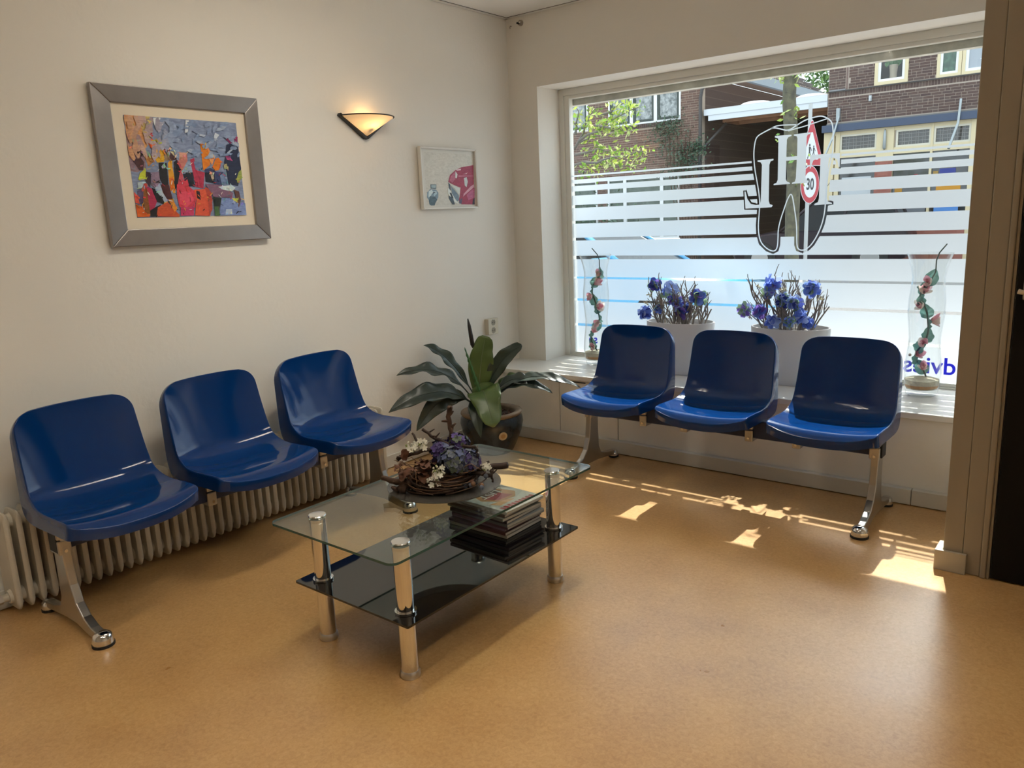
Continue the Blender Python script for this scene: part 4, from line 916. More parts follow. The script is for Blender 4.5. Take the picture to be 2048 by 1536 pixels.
# ------------------------------------------------------------------ tall glass vases with garlands
VG = glass('vase_glass', (0.985, 0.992, 0.99), 1.45, 1.25)
def vase(x, y, label, glabel, seed, mirror):
    zo = 0.437; o_ = (x, y, zo); v = thing('glass_vase', label, 'vase', o_, 0, 'tall glass vases on the sill')
    prof = [(0, 0.0), (0.062, 0.0), (0.071, 0.010), (0.080, 0.05), (0.084, 0.10), (0.080, 0.17), (0.072, 0.24), (0.070, 0.29), (0.076, 0.35), (0.082, 0.41), (0.081, 0.47), (0.074, 0.54), (0.072, 0.58), (0.078, 0.62), (0.090, 0.665), (0.100, 0.692)]
    inner = [(r - 0.0035, z) for r, z in prof[1:] if z > 0.04][::-1] + [(0.072, 0.035)]
    MB(o=o_).lathe(prof + [(0.100, 0.694), (0.0965, 0.694)] + inner + [(0, 0.034)], 40, o_).build('glass_body', VG, v, smooth=50)
    MB(o=o_).lathe([(0, 0.036), (0.070, 0.036), (0.075, 0.055), (0.078, 0.080), (0.060, 0.086), (0.02, 0.090), (0, 0.089)], 30, o_).build('sand', mat('vase_sand', (0.72, 0.66, 0.50), 0.9, var=0.25, vscale=30, bump=0.4, bscale=200), v, smooth=50)
    MB(o=o_).lathe([(0.071, 0.040), (0.0745, 0.046), (0.0758, 0.056), (0.065, 0.056), (0.065, 0.040)], 30, o_, closed=True).build('rust_sand_layer', mat('rust_sand', (0.55, 0.28, 0.10), 0.9), v)
    rg = random.Random(seed); go = (x, y, zo + 0.085)
    ga = thing('flower_garland', glabel, 'artificial flowers', go, 0, 'magnolia garlands inside the glass vases')
    def P(t): # spiral path up the vase
        a = mirror*(t*11.5 + 1.0); rr = 0.036*(0.65 + .35*sin(t*9)); return Vector((x + rr*cos(a), y + rr*sin(a), zo + 0.090 + 0.53*t))
    st = [P(i/60) for i in range(61)]
    tipd = 1 if mirror > 0 else -1
    st += [st[-1] + Vector((.0, 0, .04)), st[-1] + SR*.012*tipd + Vector((0, 0, .075)), st[-1] + SR*.045*tipd + Vector((0, 0, .115))]
    GSTEM = mat('garland_stem', (0.07, 0.11, 0.10), 0.6)
    MB(o=go).tube(st, [0.0042 if i < 56 else 0.0030 for i in range(len(st))], 7).build('stem', GSTEM, ga, smooth=True)
    GL = translucent('garland_leaf', (0.17, 0.34, 0.30), .35)
    for k in range(9):
        t = 0.02 + k*0.105; a = P(t); b = P(min(1, t + .055)); c = P(min(1, t + .14)); mb = MB(o=go)
        leaf_grid(mb, a, b + Vector((0, 0, -.005)), c, 0.032, (b - Vector((x, y, b.z))).normalized() + Vector((0, 0, .3)), .35, .3, 12, 5, k, .8, stalk=0.0)
        q = mb.build('leaf', GL, ga, smooth=True, fixn=False)
    PINK = [translucent('magnolia_pink', (0.85, 0.42, 0.52), .5), translucent('magnolia_blush', (0.92, 0.66, 0.68), .5), translucent('magnolia_cream', (0.92, 0.85, 0.78), .5)]
    for k, t in enumerate((0.05, 0.20, 0.33, 0.52, 0.66, 0.78, 0.88)):
        p = P(t); outd = (p - Vector((x, y, p.z))).normalized(); d = (SN*.7 + SR*.5*(1 if k % 2 else -1) + outd*.5 + Vector((0, 0, rg.uniform(-.1, .5)))).normalized()
        mb = MB(o=go); u = d.orthogonal().normalized(); w_ = d.cross(u); big = 0.066 if k in (3, 5) else 0.048
        for j in range(7):
            a = 2*pi*j/7 + k; e = (u*cos(a) + w_*sin(a)); spread = .25 + .35*(j % 2)
            leaf_grid(mb, p + d*.004, p + d*big*.6 + e*big*.55*spread*1.6, p + d*big*1.0 + e*big*spread, big*.34, e, -.35, .1, 7, 5, 0, .95, rg.randrange(3), 0.0)
        c0 = Vector((x, y, 0))
        for i in range(len(mb.v)):   # keep petals inside the glass
            q = Vector(mb.v[i]) + Vector(go); rad_ = Vector((q.x - x, q.y - y, 0))
            if rad_.length > .062: rad_ *= .062/rad_.length; mb.v[i] = tuple(Vector((x + rad_.x, y + rad_.y, q.z)) - Vector(go))
        mb.build('magnolia_flower', PINK, ga, smooth=True, fixn=False)
vase(0.600, 0.045, 'tall curvy glass vase at the left end of the sill, partly behind a seat', 'pink magnolia garland inside the left glass vase', 11, -1)
vase(2.485, 0.045, 'tall curvy glass vase at the right end of the sill by the door frame', 'pink magnolia garland inside the right glass vase', 23, 1)

# ------------------------------------------------------------------ white planters with branches and blue flowers
WPOT = mat('white_planter', (0.74, 0.74, 0.74), 0.5)
BRM = mat('driftwood_grey', (0.36, 0.31, 0.27), 0.8, var=0.35, vscale=30)
FB = [translucent('silk_blue', (0.24, 0.36, 0.85), .45), translucent('silk_violet', (0.30, 0.20, 0.66), .45), translucent('silk_deep_blue', (0.08, 0.11, 0.42), .4), translucent('silk_pale_blue', (0.48, 0.60, 0.90), .5), translucent('silk_green', (0.34, 0.50, 0.32), .5)]
FW = mat('cream_star_flower', (0.72, 0.69, 0.50), 0.6)
def planter(x, y, rx, ry, label, seed, heads, whites, nb, hmax):
    zo = 0.437; o_ = (x, y, zo); t = thing('flower_planter', label, 'planter', o_, 0, 'white planters on the sill')
    hgt = 0.302; k = ry/rx
    MB(o=o_).lathe([(0, 0), (rx*.90, 0), (rx*.91, .004), (rx, hgt - .004), (rx - .002, hgt), (rx - .012, hgt), (rx - .014, hgt - .03), (0, hgt - .03)], 64, o_, sy=k).build('pot', WPOT, t, smooth=40)
    rg = random.Random(seed)
    for i in range(16):
        a = rg.uniform(0, 2*pi); rr = rg.uniform(.2, .80); s_ = rg.uniform(.014, .024); p = Vector((x + (rx - .03)*rr*cos(a), y + (ry - .03)*rr*sin(a), zo + hgt - .022))
        MB(o=o_).lathe([(0, -s_*.5), (s_*.7, -s_*.35), (s_, 0), (s_*.75, s_*.38), (0, s_*.55)], 9, p, sx=1.1, sy=.85).build('stone', mat('white_pebble', (0.66, 0.63, 0.57), 0.6), t, smooth=True)
    def grow(mb, p, d, ln, r, lvl):
        pts = [p]; q = p.copy(); dd = d.copy()
        for i in range(4):
            dd = (dd + Vector((rg.uniform(-.28, .28), rg.uniform(-.22, .22), rg.uniform(-.05, .18)))).normalized(); q = q + dd*ln/4
            lim = 0.215 - y   # stay clear of the pane
            if q.y - y > lim - .01: q.y = y + lim - .01
            pts.append(q.copy())
        mb.tube(pts, [r*(1 - .10*i) for i in range(5)], 5)
        if lvl > 0:
            for i in (1, 2, 3, 4):
                if rg.random() < (.75 if i > 1 else .4):
                    nd_ = (dd + Vector((rg.uniform(-1, 1), rg.uniform(-.6, .6), rg.uniform(.1, .7)))*.8).normalized()
                    grow(mb, pts[i], nd_, ln*rg.uniform(.42, .62), r*.68, lvl - 1)
        return q
    for i in range(nb):
        a = rg.uniform(0, 2*pi); rr = .85*sqrt(rg.random()); bx_ = (rx - .03)*rr*cos(a); by_ = (ry - .03)*rr*sin(a)
        mb = MB(o=o_); d0 = Vector((bx_/rx*.55 + rg.uniform(-.2, .2), by_/ry*.15, 1)).normalized()
        grow(mb, Vector((x + bx_, y + by_, zo + hgt - .04)), d0, rg.uniform(.10, .17)*hmax, rg.uniform(.0045, .0068), 2)
        mb.build('branch', BRM, t, smooth=True)
    for (fx, fz, s_) in heads:
        c = Vector((x + fx, y + rg.uniform(-.10, -.03), zo + hgt + fz)); mb = MB(o=o_)
        for j in range(7):
            n = Vector((rg.gauss(0, 1), rg.gauss(-.8, .7), rg.gauss(.2, .9))).normalized()
            floret(mb, c + n*s_*.45, n, s_*rg.uniform(.75, .98), rg.choice([0, 0, 0, 1, 2, 3, 3, 4]), 4, rg)
        mb.lathe([(0, -s_*.25), (s_*.2, -.12*s_), (s_*.22, 0), (s_*.16, s_*.18), (0, s_*.25)], 8, c, 2)
        f_ = mb.build('blue_flower', FB, t, fixn=False)
        MB(o=o_).tube([Vector((x + fx*.55, y, zo + hgt - .03)), Vector((x + fx*.8, y + (c.y - y)*.5, zo + hgt + fz*.4)), c], .0028, 6).build('flower_stem', BRM, f_, smooth=True)
    for (fx, fz) in whites:
        c = Vector((x + fx, y - .05, zo + hgt + fz)); mb = MB(o=o_)
        for j in range(11):
            n = Vector((rg.gauss(0, 1), rg.gauss(-.4, .8), rg.gauss(0, .9))).normalized(); e = c + n*.022
            mb.tube([c, c.lerp(e, .6), e], [.0018, .0030, .0006], 5)
        mb.build('star_flower', FW, t, smooth=True)
planter(1.172, 0.065, 0.212, 0.130, 'white oval planter of branches and blue flowers, left of the two', 31,
        [(-.135, .215, .042), (-.03, .185, .052), (.145, .150, .050), (.02, .115, .036), (.055, .075, .050), (-.185, .055, .042), (-.005, .130, .034), (-.10, .075, .03)],
        [(-.175, .155), (-.20, .105), (.02, .04), (.10, .07)], 26, 1.12)
planter(1.822, 0.065, 0.212, 0.130, 'white oval planter of branches and blue flowers, right of the two', 47,
        [(-.085, .240, .046), (-.10, .190, .036), (.125, .215, .046), (-.02, .150, .044), (.055, .145, .044), (-.215, .095, .040), (-.135, .080, .042), (.09, .075, .044), (-.06, .035, .040), (.025, .035, .03), (.11, .025, .034)],
        [(-.205, .055), (.005, .150), (.165, .160), (-.02, .20), (-.16, .22)], 28, 1.3)

# ------------------------------------------------------------------ assumed ceiling lights out of view, added to brighten the room
PANEL = mat('light_diffuser', (0.9, 0.9, 0.9), 0.5, emit=(1.0, 0.92, 0.78), estr=26.0)
for x, y, lab in ((1.40, -1.95, 'added unseen louvred ceiling light with two bright strips, above the coffee table'), (2.15, -4.1, 'added unseen louvred ceiling light with two bright strips, left of the camera'), (3.25, -3.1, 'added unseen louvred ceiling light with two bright strips, in front of the door')):
    o_ = (x, y, H); cl = thing('added_ceiling_light', lab, 'lamp', o_, 0, 'added ceiling lights')
    MB(o=o_).box((x - .15, y - .62, H - .05), (x + .15, y + .62, H - .001)).build('housing', WHITEP, cl, bevel=.004)
    for dx in (-.085, .085):
        MB(o=o_).box((x + dx - .045, y - .58, H - .056), (x + dx + .045, y + .58, H - .051)).build('diffuser', PANEL, cl)
    for k in range(17):
        yb = y - .60 + k*.0745
        MB(o=o_).box((x - .15, yb, H - .150), (x + .15, yb + .006, H - .057)).build('added_louvre_blade', mat('louvre_grey', (0.30, 0.30, 0.30), 0.4), cl)  # blades added to keep lamp light off the window wall

# ------------------------------------------------------------------ street
GZ = -0.15; YF = 16.5
struct('street', MB().box((-40, 5.6, GZ - 0.2), (30, 11.6, GZ - 0.05)), mat('asphalt', (0.17, 0.165, 0.16), 0.9, var=0.3, vscale=25))
struct('pavement_near', MB().box((-40, 0.33, GZ - 0.2), (30, 2.6, GZ + .0)), mat('pavement_red', (0.46, 0.36, 0.32), 0.9, var=0.5, vscale=18, col2=(0.44, 0.42, 0.40)))
struct('parking_strip', MB().box((-40, 2.6, GZ - 0.2), (30, 5.6, GZ - .03)), mat('parking_pavers', (0.38, 0.365, 0.35), 0.9, var=0.35, vscale=30))
struct('pavement_far', MB().box((-40, 11.6, GZ - 0.2), (30, 26, GZ + .0)), mat('pavement_grey', (0.28, 0.265, 0.25), 0.9, var=0.3, vscale=14))

BR_R = [(0.105, 0.062, 0.055), (0.135, 0.085, 0.072), (0.09, 0.055, 0.052), (0.15, 0.105, 0.09)]
BR_L = [(0.16, 0.082, 0.062), (0.19, 0.105, 0.080), (0.125, 0.068, 0.055), (0.21, 0.13, 0.10)]
MORT = mat('pale_mortar', (0.40, 0.33, 0.28), 0.95)
MORTD = mat('mortar_left', (0.44, 0.36, 0.29), 0.95)
UNIT = MB().box((-.5, -.5, -.5), (.5, .5, .5))
def bricks(parent, org, x0, x1, z0, z1, holes, cols, seed, nm, big, limit=300, y=YF, course=0.0625):
    """running bond of single bricks standing 7 mm proud of the mortar; the nearest are parts of their own"""
    rg = random.Random(seed); mA = brick_mat(nm + '_brick_single', cols); mB_ = brick_mat(nm + '_brick_field', cols, True)
    me = UNIT.mesh('brick', [mA]); L = []
    n = int((z1 - z0)/course)
    for k in range(n):
        zc = z0 + (k + .5)*course; x = x0 - (0.11 if k % 2 else 0) - rg.choice([0, .055])
        while x < x1:
            ln = 0.21 if rg.random() < .72 else 0.10
            a, b = max(x, x0), min(x + ln, x1)
            segs = [(a, b)]
            for hx0, hx1, hz0, hz1 in holes:
                if zc + .025 > hz0 and zc - .025 < hz1:
                    ns = []
                    for p, q in segs:
                        if q <= hx0 or p >= hx1: ns.append((p, q)); continue
                        if p < hx0: ns.append((p, hx0))
                        if q > hx1: ns.append((hx1, q))
                    segs = ns
            for p, q in segs:
                if q - p > .03: L.append((p, q, zc, 0.052))
            x += ln + 0.011
    L.sort(key=big); rest = MB(o=org)
    for i, (p, q, zc, hh) in enumerate(L):
        if i < limit:
            o = link('brick', me, parent); o.location = ((p+q)/2 - org[0], y - org[1], zc - org[2]); o.scale = (q - p, .014, hh)
        else: rest.box((p, y - .007, zc - hh/2), (q, y + .007, zc + hh/2))
    if rest.v:
        r_ = rest.build('brick_field', mB_, parent, fixn=False); r_['kind'] = 'stuff'
    return mA

WP = mat('white_window_paint', (0.72, 0.73, 0.74), 0.4); CREAM = mat('cream_window_paint', (0.62, 0.52, 0.33), 0.5)
DGREEN = mat('dark_green_sash', (0.022, 0.036, 0.030), 0.4)
WGLASS = mat('reflecting_pane', (0.03, 0.035, 0.035), 0.05, spec=1.0)
LACE = mat('lace_curtain', (0.45, 0.47, 0.47), 0.8, var=0.75, vscale=9, col2=(0.10, 0.12, 0.12))
def window(parent, org, x0, x1, z0, z1, frame_m, sash_m, pane_m, fwid=.06, sw=.05, y=YF, nm='window'):
    wf_ = MB(o=org)
    wf_.box((x0, y - .03, z0), (x0 + fwid, y + .05, z1)); wf_.box((x1 - fwid, y - .03, z0), (x1, y + .05, z1)); wf_.box((x0 + fwid, y - .03, z0), (x1 - fwid, y + .05, z0 + fwid)); wf_.box((x0 + fwid, y - .03, z1 - fwid), (x1 - fwid, y + .05, z1))
    o = wf_.build(nm, frame_m, parent)
    a0, a1, b0, b1 = x0 + fwid, x1 - fwid, z0 + fwid, z1 - fwid
    if sw:
        s_ = MB(o=org); s_.box((a0, y - .012, b0), (a0 + sw, y + .03, b1)); s_.box((a1 - sw, y - .012, b0), (a1, y + .03, b1)); s_.box((a0 + sw, y - .012, b0), (a1 - sw, y + .03, b0 + sw)); s_.box((a0 + sw, y - .012, b1 - sw), (a1 - sw, y + .03, b1))
        s_.build('sash', sash_m, o)
    MB(o=org).box((a0 + sw, y + .018, b0 + sw), (a1 - sw, y + .026, b1 - sw)).build('pane', pane_m, o)
    return o

# ---- right-hand shop building
RB = (-1.2, YF, GZ)
rb = thing('shop_building', 'dark brick shop with cream window frames and a blue fascia across the street', 'building', RB)
RX0, RX1 = -3.10, 2.4
hol = [(-2.055, -1.332, 4.02, 5.3), (-0.75, 0.95, 4.0, 5.3)]
wl = MB(o=RB)
wl.box((RX0, YF, 3.24), (RX1, YF + .25, 4.02))
for a, b in ((RX0, -2.055), (-1.332, -0.75), (0.95, RX1)): wl.box((a, YF, 4.02), (b, YF + .25, 5.3))
wl.box((RX0, YF, 5.3), (RX1, YF + .25, 7.6)); wl.box((RX0, YF + .25, GZ), (RX0 + .25, YF + 9, 7.6)); wl.box((RX0, YF + 8.8, GZ), (RX1, YF + 9, 7.6)); wl.box((RX0, YF, 7.6), (RX1, YF + 9, 7.7))
wl.build('wall', MORT, rb)
bricks(rb, RB, RX0 + .01, 0.55, 3.30, 3.885, [], BR_R, 1, 'shop', lambda b: (abs(b[0] + 1.0) > 1.9, abs(b[0] + .9)), 120)
bricks(rb, RB, RX0 + .01, 0.55, 4.045, 4.72, hol + [(-2.71, -2.63, 4, 5)], BR_R, 2, 'shop_upper', lambda b: abs(b[0] + .9), 120)
sm = brick_mat('soldier_brick', BR_R); me_ = UNIT.mesh('brick', [sm])
for k in range(58):
    o = link('brick', me_, rb); o.location = (RX0 + .04 + k*.0625 - RB[0], 0.0, 3.945 - RB[2]); o.scale = (.052, .016, .105)
MB(o=RB).box((RX0 - .03, YF - .05, 4.005), (RX1, YF + .01, 4.03)).build('string_course', mat('dark_ledge', (0.055, 0.05, 0.05), 0.7), rb)
win1 = window(rb, RB, -2.055, -1.332, 4.035, 5.25, CREAM, WP, PANE, .075, .055)
MB(o=RB).box((-2.2, YF + .6, 3.9), (-1.2, YF + .62, 5.4)).build('room_backdrop', mat('room_shade_black', (0.012, 0.012, 0.012), 0.9), rb)  # near-black sheet stands in for the unlit room behind the pane
win2 = window(rb, RB, -0.745, -0.255, 4.03, 5.25, CREAM, WP, mat('curtained_pane', (0.10, 0.18, 0.13), 0.15, var=0.7, vscale=7, col2=(0.05, 0.07, 0.06)), .065, .050)
window(rb, RB, -0.245, 0.45, 4.03, 5.25, CREAM, WP, mat('blind_pane', (0.33, 0.36, 0.40), 0.15), .065, .060)
window(rb, RB, 0.46, 0.95, 4.03, 5.25, CREAM, WP, WGLASS, .065, .050)
# jug of greenery behind the first upstairs pane
ju = thing('window_vase', 'pale stone jug of greenery in the upstairs shop window', 'vase', (-1.68, YF + .12, 4.10))
MB().lathe([(0, 0), (.085, 0), (.085, .03), (.075, .15), (.088, .28), (.095, .36), (.085, .37)], 18, (0, 0, 0)).build('jug', mat('stone_jug', (0.36, 0.28, 0.21), 0.8), ju, smooth=40)
fg = MB(); rf = random.Random(9)
for k in range(70):
    p = Vector((rf.gauss(0, .10), rf.gauss(0, .02), .42 + rf.uniform(-.05, .25))); floret(fg, p, (rf.uniform(-1, 1), -1, rf.uniform(-1, 1)), .05, 0, 3, rf)
fg.build('foliage', mat('jug_foliage', (0.06, 0.16, 0.04), 0.6), ju, fixn=False)
# niche line and small fittings on the brick
MB(o=RB).box((-2.69, YF - .012, 4.05), (-2.655, YF + .02, 5.3)).build('drain_pipe', mat('pipe_brown', (0.16, 0.10, 0.085), 0.6), rb)
MB(o=RB).box((RX0 + .02, YF - .03, 4.03), (-2.70, YF + .02, 4.06)).build('ledge', mat('grey_ledge', (0.25, 0.25, 0.26), 0.6), rb)
MB(o=RB).box((-2.15, YF - .06, 3.70), (-2.09, YF, 3.83)).box((-2.135, YF - .085, 3.71), (-2.105, YF - .06, 3.77)).build('wall_bracket', mat('galvanised', (0.45, 0.47, 0.48), 0.5, 0.5), rb)
MB(o=RB).box((RX0, YF - .06, 3.235), (RX1, YF + .01, 3.275)).build('lead_flashing', mat('lead_grey', (0.16, 0.155, 0.15), 0.7), rb)
MB(o=RB).box((RX0 - .08, YF - .16, 3.072), (RX1, YF + .02, 3.236)).build('fascia', mat('fascia_blue', (0.045, 0.065, 0.115), 0.5), rb)
# cream shop front: posts, rails, leaded transoms
sf = MB(o=RB)
for a, b in ((RX0 - .05, -2.90), (-2.865, -2.77), (-1.93, -1.55), (-0.765, -0.715), (0.035, 0.35), (0.95, 1.2), (1.9, RX1)): sf.box((a, YF - .05, GZ), (b, YF + .06, 3.07))
for a, b in ((-2.90, -1.93), (-1.55, 0.35), (0.35, RX1)):
    sf.box((a, YF - .035, 2.985), (b, YF + .05, 3.072)); sf.box((a, YF - .035, 2.45), (b, YF + .05, 2.60))
sf.build('shop_front_frame', CREAM, rb)
LEADG = mat('leaded_glass', (0.055, 0.052, 0.048), 0.12, spec=0.8); LEADC = mat('lead_came', (0.30, 0.29, 0.28), 0.5)
for a, b in ((-2.725, -1.975), (-1.464, -0.808), (-0.668, -0.012)):
    to = window(rb, RB, a - .045, b + .045, 2.60, 2.985, mat('transom_white', (0.60, 0.56, 0.46), 0.5), CREAM, LEADG, .043, 0.0, nm='transom_window')
    lc = MB(o=RB); n = 9
    for i in range(1, n):
        xx = a + (b - a)*i/n + (.012 if i % 2 else -.012); lc.box((xx - .004, YF + .010, 2.645), (xx + .004, YF + .018, 2.94))
    for zz in (2.72, 2.80, 2.885): lc.box((a, YF + .010, zz - .004), (b, YF + .018, zz + .004))
    lc.build('lead_came', LEADC, to)
# shop windows below with what is on show
SHG = mat('shop_window_glass', (0.018, 0.019, 0.020), 0.06, spec=0.9)
for a, b in ((-2.77, -1.93), (-1.55, -0.765), (-0.715, 0.035), (0.35, 0.95), (1.2, 1.9)):
    MB(o=RB).box((a, YF + .01, 0.62), (b, YF + .02, 2.45)).build('shop_pane', SHG, rb)
    MB(o=RB).box((a, YF - .03, 0.55), (b, YF + .05, 0.64)).build('window_board', CREAM, rb)
RBR = brick_tex('red_plinth_brick', (0.26, 0.085, 0.065), (0.32, 0.12, 0.09), (0.25, 0.11, 0.09), 1.0, (R(90), 0, 0))
MB(o=RB).box((RX0, YF - .09, GZ), (0.05, YF - .055, 1.02)).build('brick_plinth', RBR, rb)
MB(o=RB).box((-1.93, YF - .075, 1.02), (-1.55, YF - .055, 2.30)).build('brick_pier', RBR, rb)
for (a, b, z0, z1, hcol, nm) in ((-2.70, -2.02, 1.45, 1.98, 'b8bcc0', 'sign_panel'), (-2.40, -2.28, 1.72, 1.80, 'c88a2c', 'sign_mark'), (-1.48, -1.32, 1.50, 1.68, 'a5761f', 'display_card'), (-0.60, -0.10, 1.50, 1.68, 'b98016', 'poster'), (-0.62, -0.12, 1.05, 1.38, '4a7fc0', 'poster'), (-0.55, -0.22, 1.86, 2.05, '2a3580', 'poster'), (-0.68, -0.58, 1.80, 2.00, '9a7a3a', 'poster'), (-1.46, -0.80, 1.10, 1.36, '6a6e74', 'poster'), (-1.08, -1.00, 1.84, 1.96, '8a2430', 'display_card')):
    dd = .004 if nm in ('sign_mark',) else 0
    MB(o=RB).box((a, YF - .004 - dd, z0), (b, YF + .009, z1)).build(nm, mat(nm + '_' + hcol, lin(hcol), 0.5), rb)
# awning arms
def arm(label, pts, r):
    o = MB(o=pts[0]).tube(pts, r, 4).build('awning_arm', mat('galvanised_arm', (0.34, 0.37, 0.38), 0.45, 0.4), None); o.location = pts[0]; return tag(o, label, 'awning arm')
arm('steel awning arm near the right end of the blue fascia', [(-0.20, YF - .10, 3.52), (-0.205, YF - .22, 3.0), (-0.30, YF - .55, 2.45)], .032)
arm('thin dark awning arm at the left corner of the shop', [(-2.80, YF - .10, 3.42), (-2.86, YF - .30, 2.95), (-2.98, YF - .60, 2.4)], .026)
MB(o=RB).box((-2.87, YF - .10, 3.33), (-2.79, YF - .01, 3.62)).build('arm_plate', mat('galvanised_arm', (0.4, 0.42, 0.43)), rb)
MB(o=RB).lathe([(0, .24), (.02, .20), (.035, .10), (.04, -.2), (0, -.25)], 10, (-1.74, YF - .09, 2.80)).build('lantern_stem', mat('galvanised_arm', (0.4, 0.42, 0.43)), rb, smooth=True)

# ---- left-hand brick house
LB = (-8.6, YF, GZ); LX1 = -6.44
lb = thing('brick_house', 'brown brick house with white mullioned windows across the street', 'building', LB)
hl = [(-9.34, -7.03, 3.80, 5.3), (-13.0, -10.05, 3.80, 5.3), (-10.7, -9.76, 0.5, 2.34), (-9.40, -7.05, 0.5, 2.34), (-9.34, -7.03, 3.69, 3.82)]
wl = MB(o=LB); XL = -13.5
wl.box((XL, YF, 2.34), (LX1, YF + .25, 3.80))
for a, b in ((-10.05, -9.34), (-7.03, LX1)): wl.box((a, YF, 3.8), (b, YF + .25, 5.3))
wl.box((XL, YF, 5.3), (LX1, YF + .25, 6.0)); wl.build('wall', MORTD, lb)
lw = MB(o=LB); lw.box((XL, YF, GZ), (LX1, YF + .25, 0.5))
for a, b in ((XL, -10.7), (-9.76, -9.40), (-7.05, LX1)): lw.box((a, YF, 0.5), (b, YF + .25, 2.34))
lw.build('lower_wall', brick_tex('house_lower_brick', (0.11, 0.062, 0.050), (0.14, 0.08, 0.062), (0.22, 0.17, 0.14), 1.0, (R(90), 0, 0)), lb)
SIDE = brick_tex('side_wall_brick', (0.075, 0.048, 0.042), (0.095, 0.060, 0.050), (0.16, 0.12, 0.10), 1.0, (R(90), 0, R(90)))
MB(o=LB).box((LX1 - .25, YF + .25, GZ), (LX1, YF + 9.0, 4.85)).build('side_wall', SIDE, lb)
bricks(lb, LB, -11.0, LX1, 2.40, 4.75, hl, BR_L, 3, 'house', lambda b: -b[0], 264)
rl = brick_mat('sill_brick', [(0.075, 0.05, 0.045), (0.10, 0.065, 0.055)]); me_ = UNIT.mesh('brick', [rl])
for k in range(36):
    o = link('brick', me_, lb); o.location = (-9.30 + k*.0635 - LB[0], -.03, 3.755 - LB[2]); o.scale = (.054, .09, .105)
for a, b in ((-9.34, -8.575), (-8.575, -7.805), (-7.805, -7.03)): window(lb, LB, a, b, 3.81, 5.28, WP, DGREEN, LACE, .05, .07)
for a, b in ((-10.83, -10.05), (-11.6, -10.83)): window(lb, LB, a, b, 3.81, 5.28, WP, DGREEN, LACE, .05, .07)
GPANE = mat('ground_floor_pane', (0.11, 0.14, 0.115), 0.15, var=0.6, vscale=5, col2=(0.05, 0.07, 0.055))
for a, b in ((-10.65, -9.78), (-9.40, -8.82), (-8.82, -7.62), (-7.62, -7.07)): window(lb, LB, a, b, 0.6, 2.34, WP, WP, GPANE, .05, 0.0)
MB(o=LB).box((-11, YF - .02, 2.34), (-6.9, YF + .0, 2.40)).build('lintel', mat('lintel_pale', (0.36, 0.30, 0.26), 0.8), lb)
DPM = mat('dark_drainpipe', (0.05, 0.045, 0.045), 0.5)
MB(o=LB).tube([(LX1 + .42, YF + .6, 4.95), (LX1 + .20, YF + .05, 4.72), (LX1 + .06, YF - .07, 4.52), (LX1 + .02, YF - .08, 4.30), (LX1 + .02, YF - .08, GZ)], .05, 10).build('downpipe', DPM, lb, smooth=True)
MB(o=LB).tube([(LX1 + .55, YF + .4, 3.62), (LX1 + .18, YF + .1, 3.15), (LX1 + .10, YF + .04, 3.05), (LX1 + .10, YF + .04, 2.8)], .035, 8).build('side_pipe', DPM, lb, smooth=True)
# eaves and tiled roof along the side wall
MB(o=LB).box((LX1, YF + .3, 4.86), (LX1 + .52, YF + 9.2, 4.92)).build('soffit', mat('soffit_wood', (0.22, 0.15, 0.12), 0.7), lb)
MB(o=LB).box((LX1 + .44, YF - .4, 4.84), (LX1 + .56, YF + 9.2, 5.10)).build('gutter_board', mat('gutter_blue_grey', (0.24, 0.30, 0.36), 0.5), lb)
rt = MB(o=LB); TILE = mat('roof_tile', (0.15, 0.12, 0.11), 0.8, var=0.4, vscale=6)
for i in range(9):
    x = LX1 + .5 - i*.28; z = 5.10 + i*.20
    rt.box((x - .33, YF - .3, z), (x, YF + 9.2, z + .05))
rt.build('roof', TILE, lb)
tl_ = MB().tube([(0, -.12, 0), (0, .12, 0)], .06, 8); tm_ = tl_.mesh('roof_tile', [TILE], True)
for i in range(3):
    for j in range(26):
        o = link('roof_tile', tm_, lb); o.location = (LX1 + .38 - i*.28 - LB[0], 1.2 + j*.25, 5.16 + i*.20 - LB[2])

# ---- carport between the two buildings
CP = (-4.75, 16.6, GZ)
cp = thing('carport', 'white flat-roofed carport with skylight domes between the brick buildings', 'carport', CP)
ALW = mat('white_fascia', (0.60, 0.63, 0.67), 0.4)
MB(o=CP).box((-6.36, 16.50, 3.83), (-3.12, 16.60, 3.975)).build('fascia_board', ALW, cp)
MB(o=CP).box((-6.24, 16.52, 3.69), (-3.12, 16.60, 3.83)).build('fascia_board', ALW, cp)
MB(o=CP).box((-6.30, 16.60, 3.86), (-3.12, 23.5, 3.93)).build('roof_deck', mat('grey_roofing', (0.35, 0.36, 0.38), 0.7), cp)
MB(o=CP).box((-6.36, 16.62, 3.975), (-3.12, 23.5, 3.985)).box((-6.36, 16.50, 3.975), (-3.12, 16.62, 3.99)).build('roof_edging', mat('edging_grey', (0.55, 0.56, 0.57), 0.5), cp)
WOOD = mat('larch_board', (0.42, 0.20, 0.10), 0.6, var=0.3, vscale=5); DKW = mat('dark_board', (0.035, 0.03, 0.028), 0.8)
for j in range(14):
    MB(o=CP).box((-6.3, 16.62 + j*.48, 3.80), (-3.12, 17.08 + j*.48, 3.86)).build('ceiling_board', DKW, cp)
DOME = translucent('dome_acrylic', (0.80, 0.83, 0.86), 0.4)
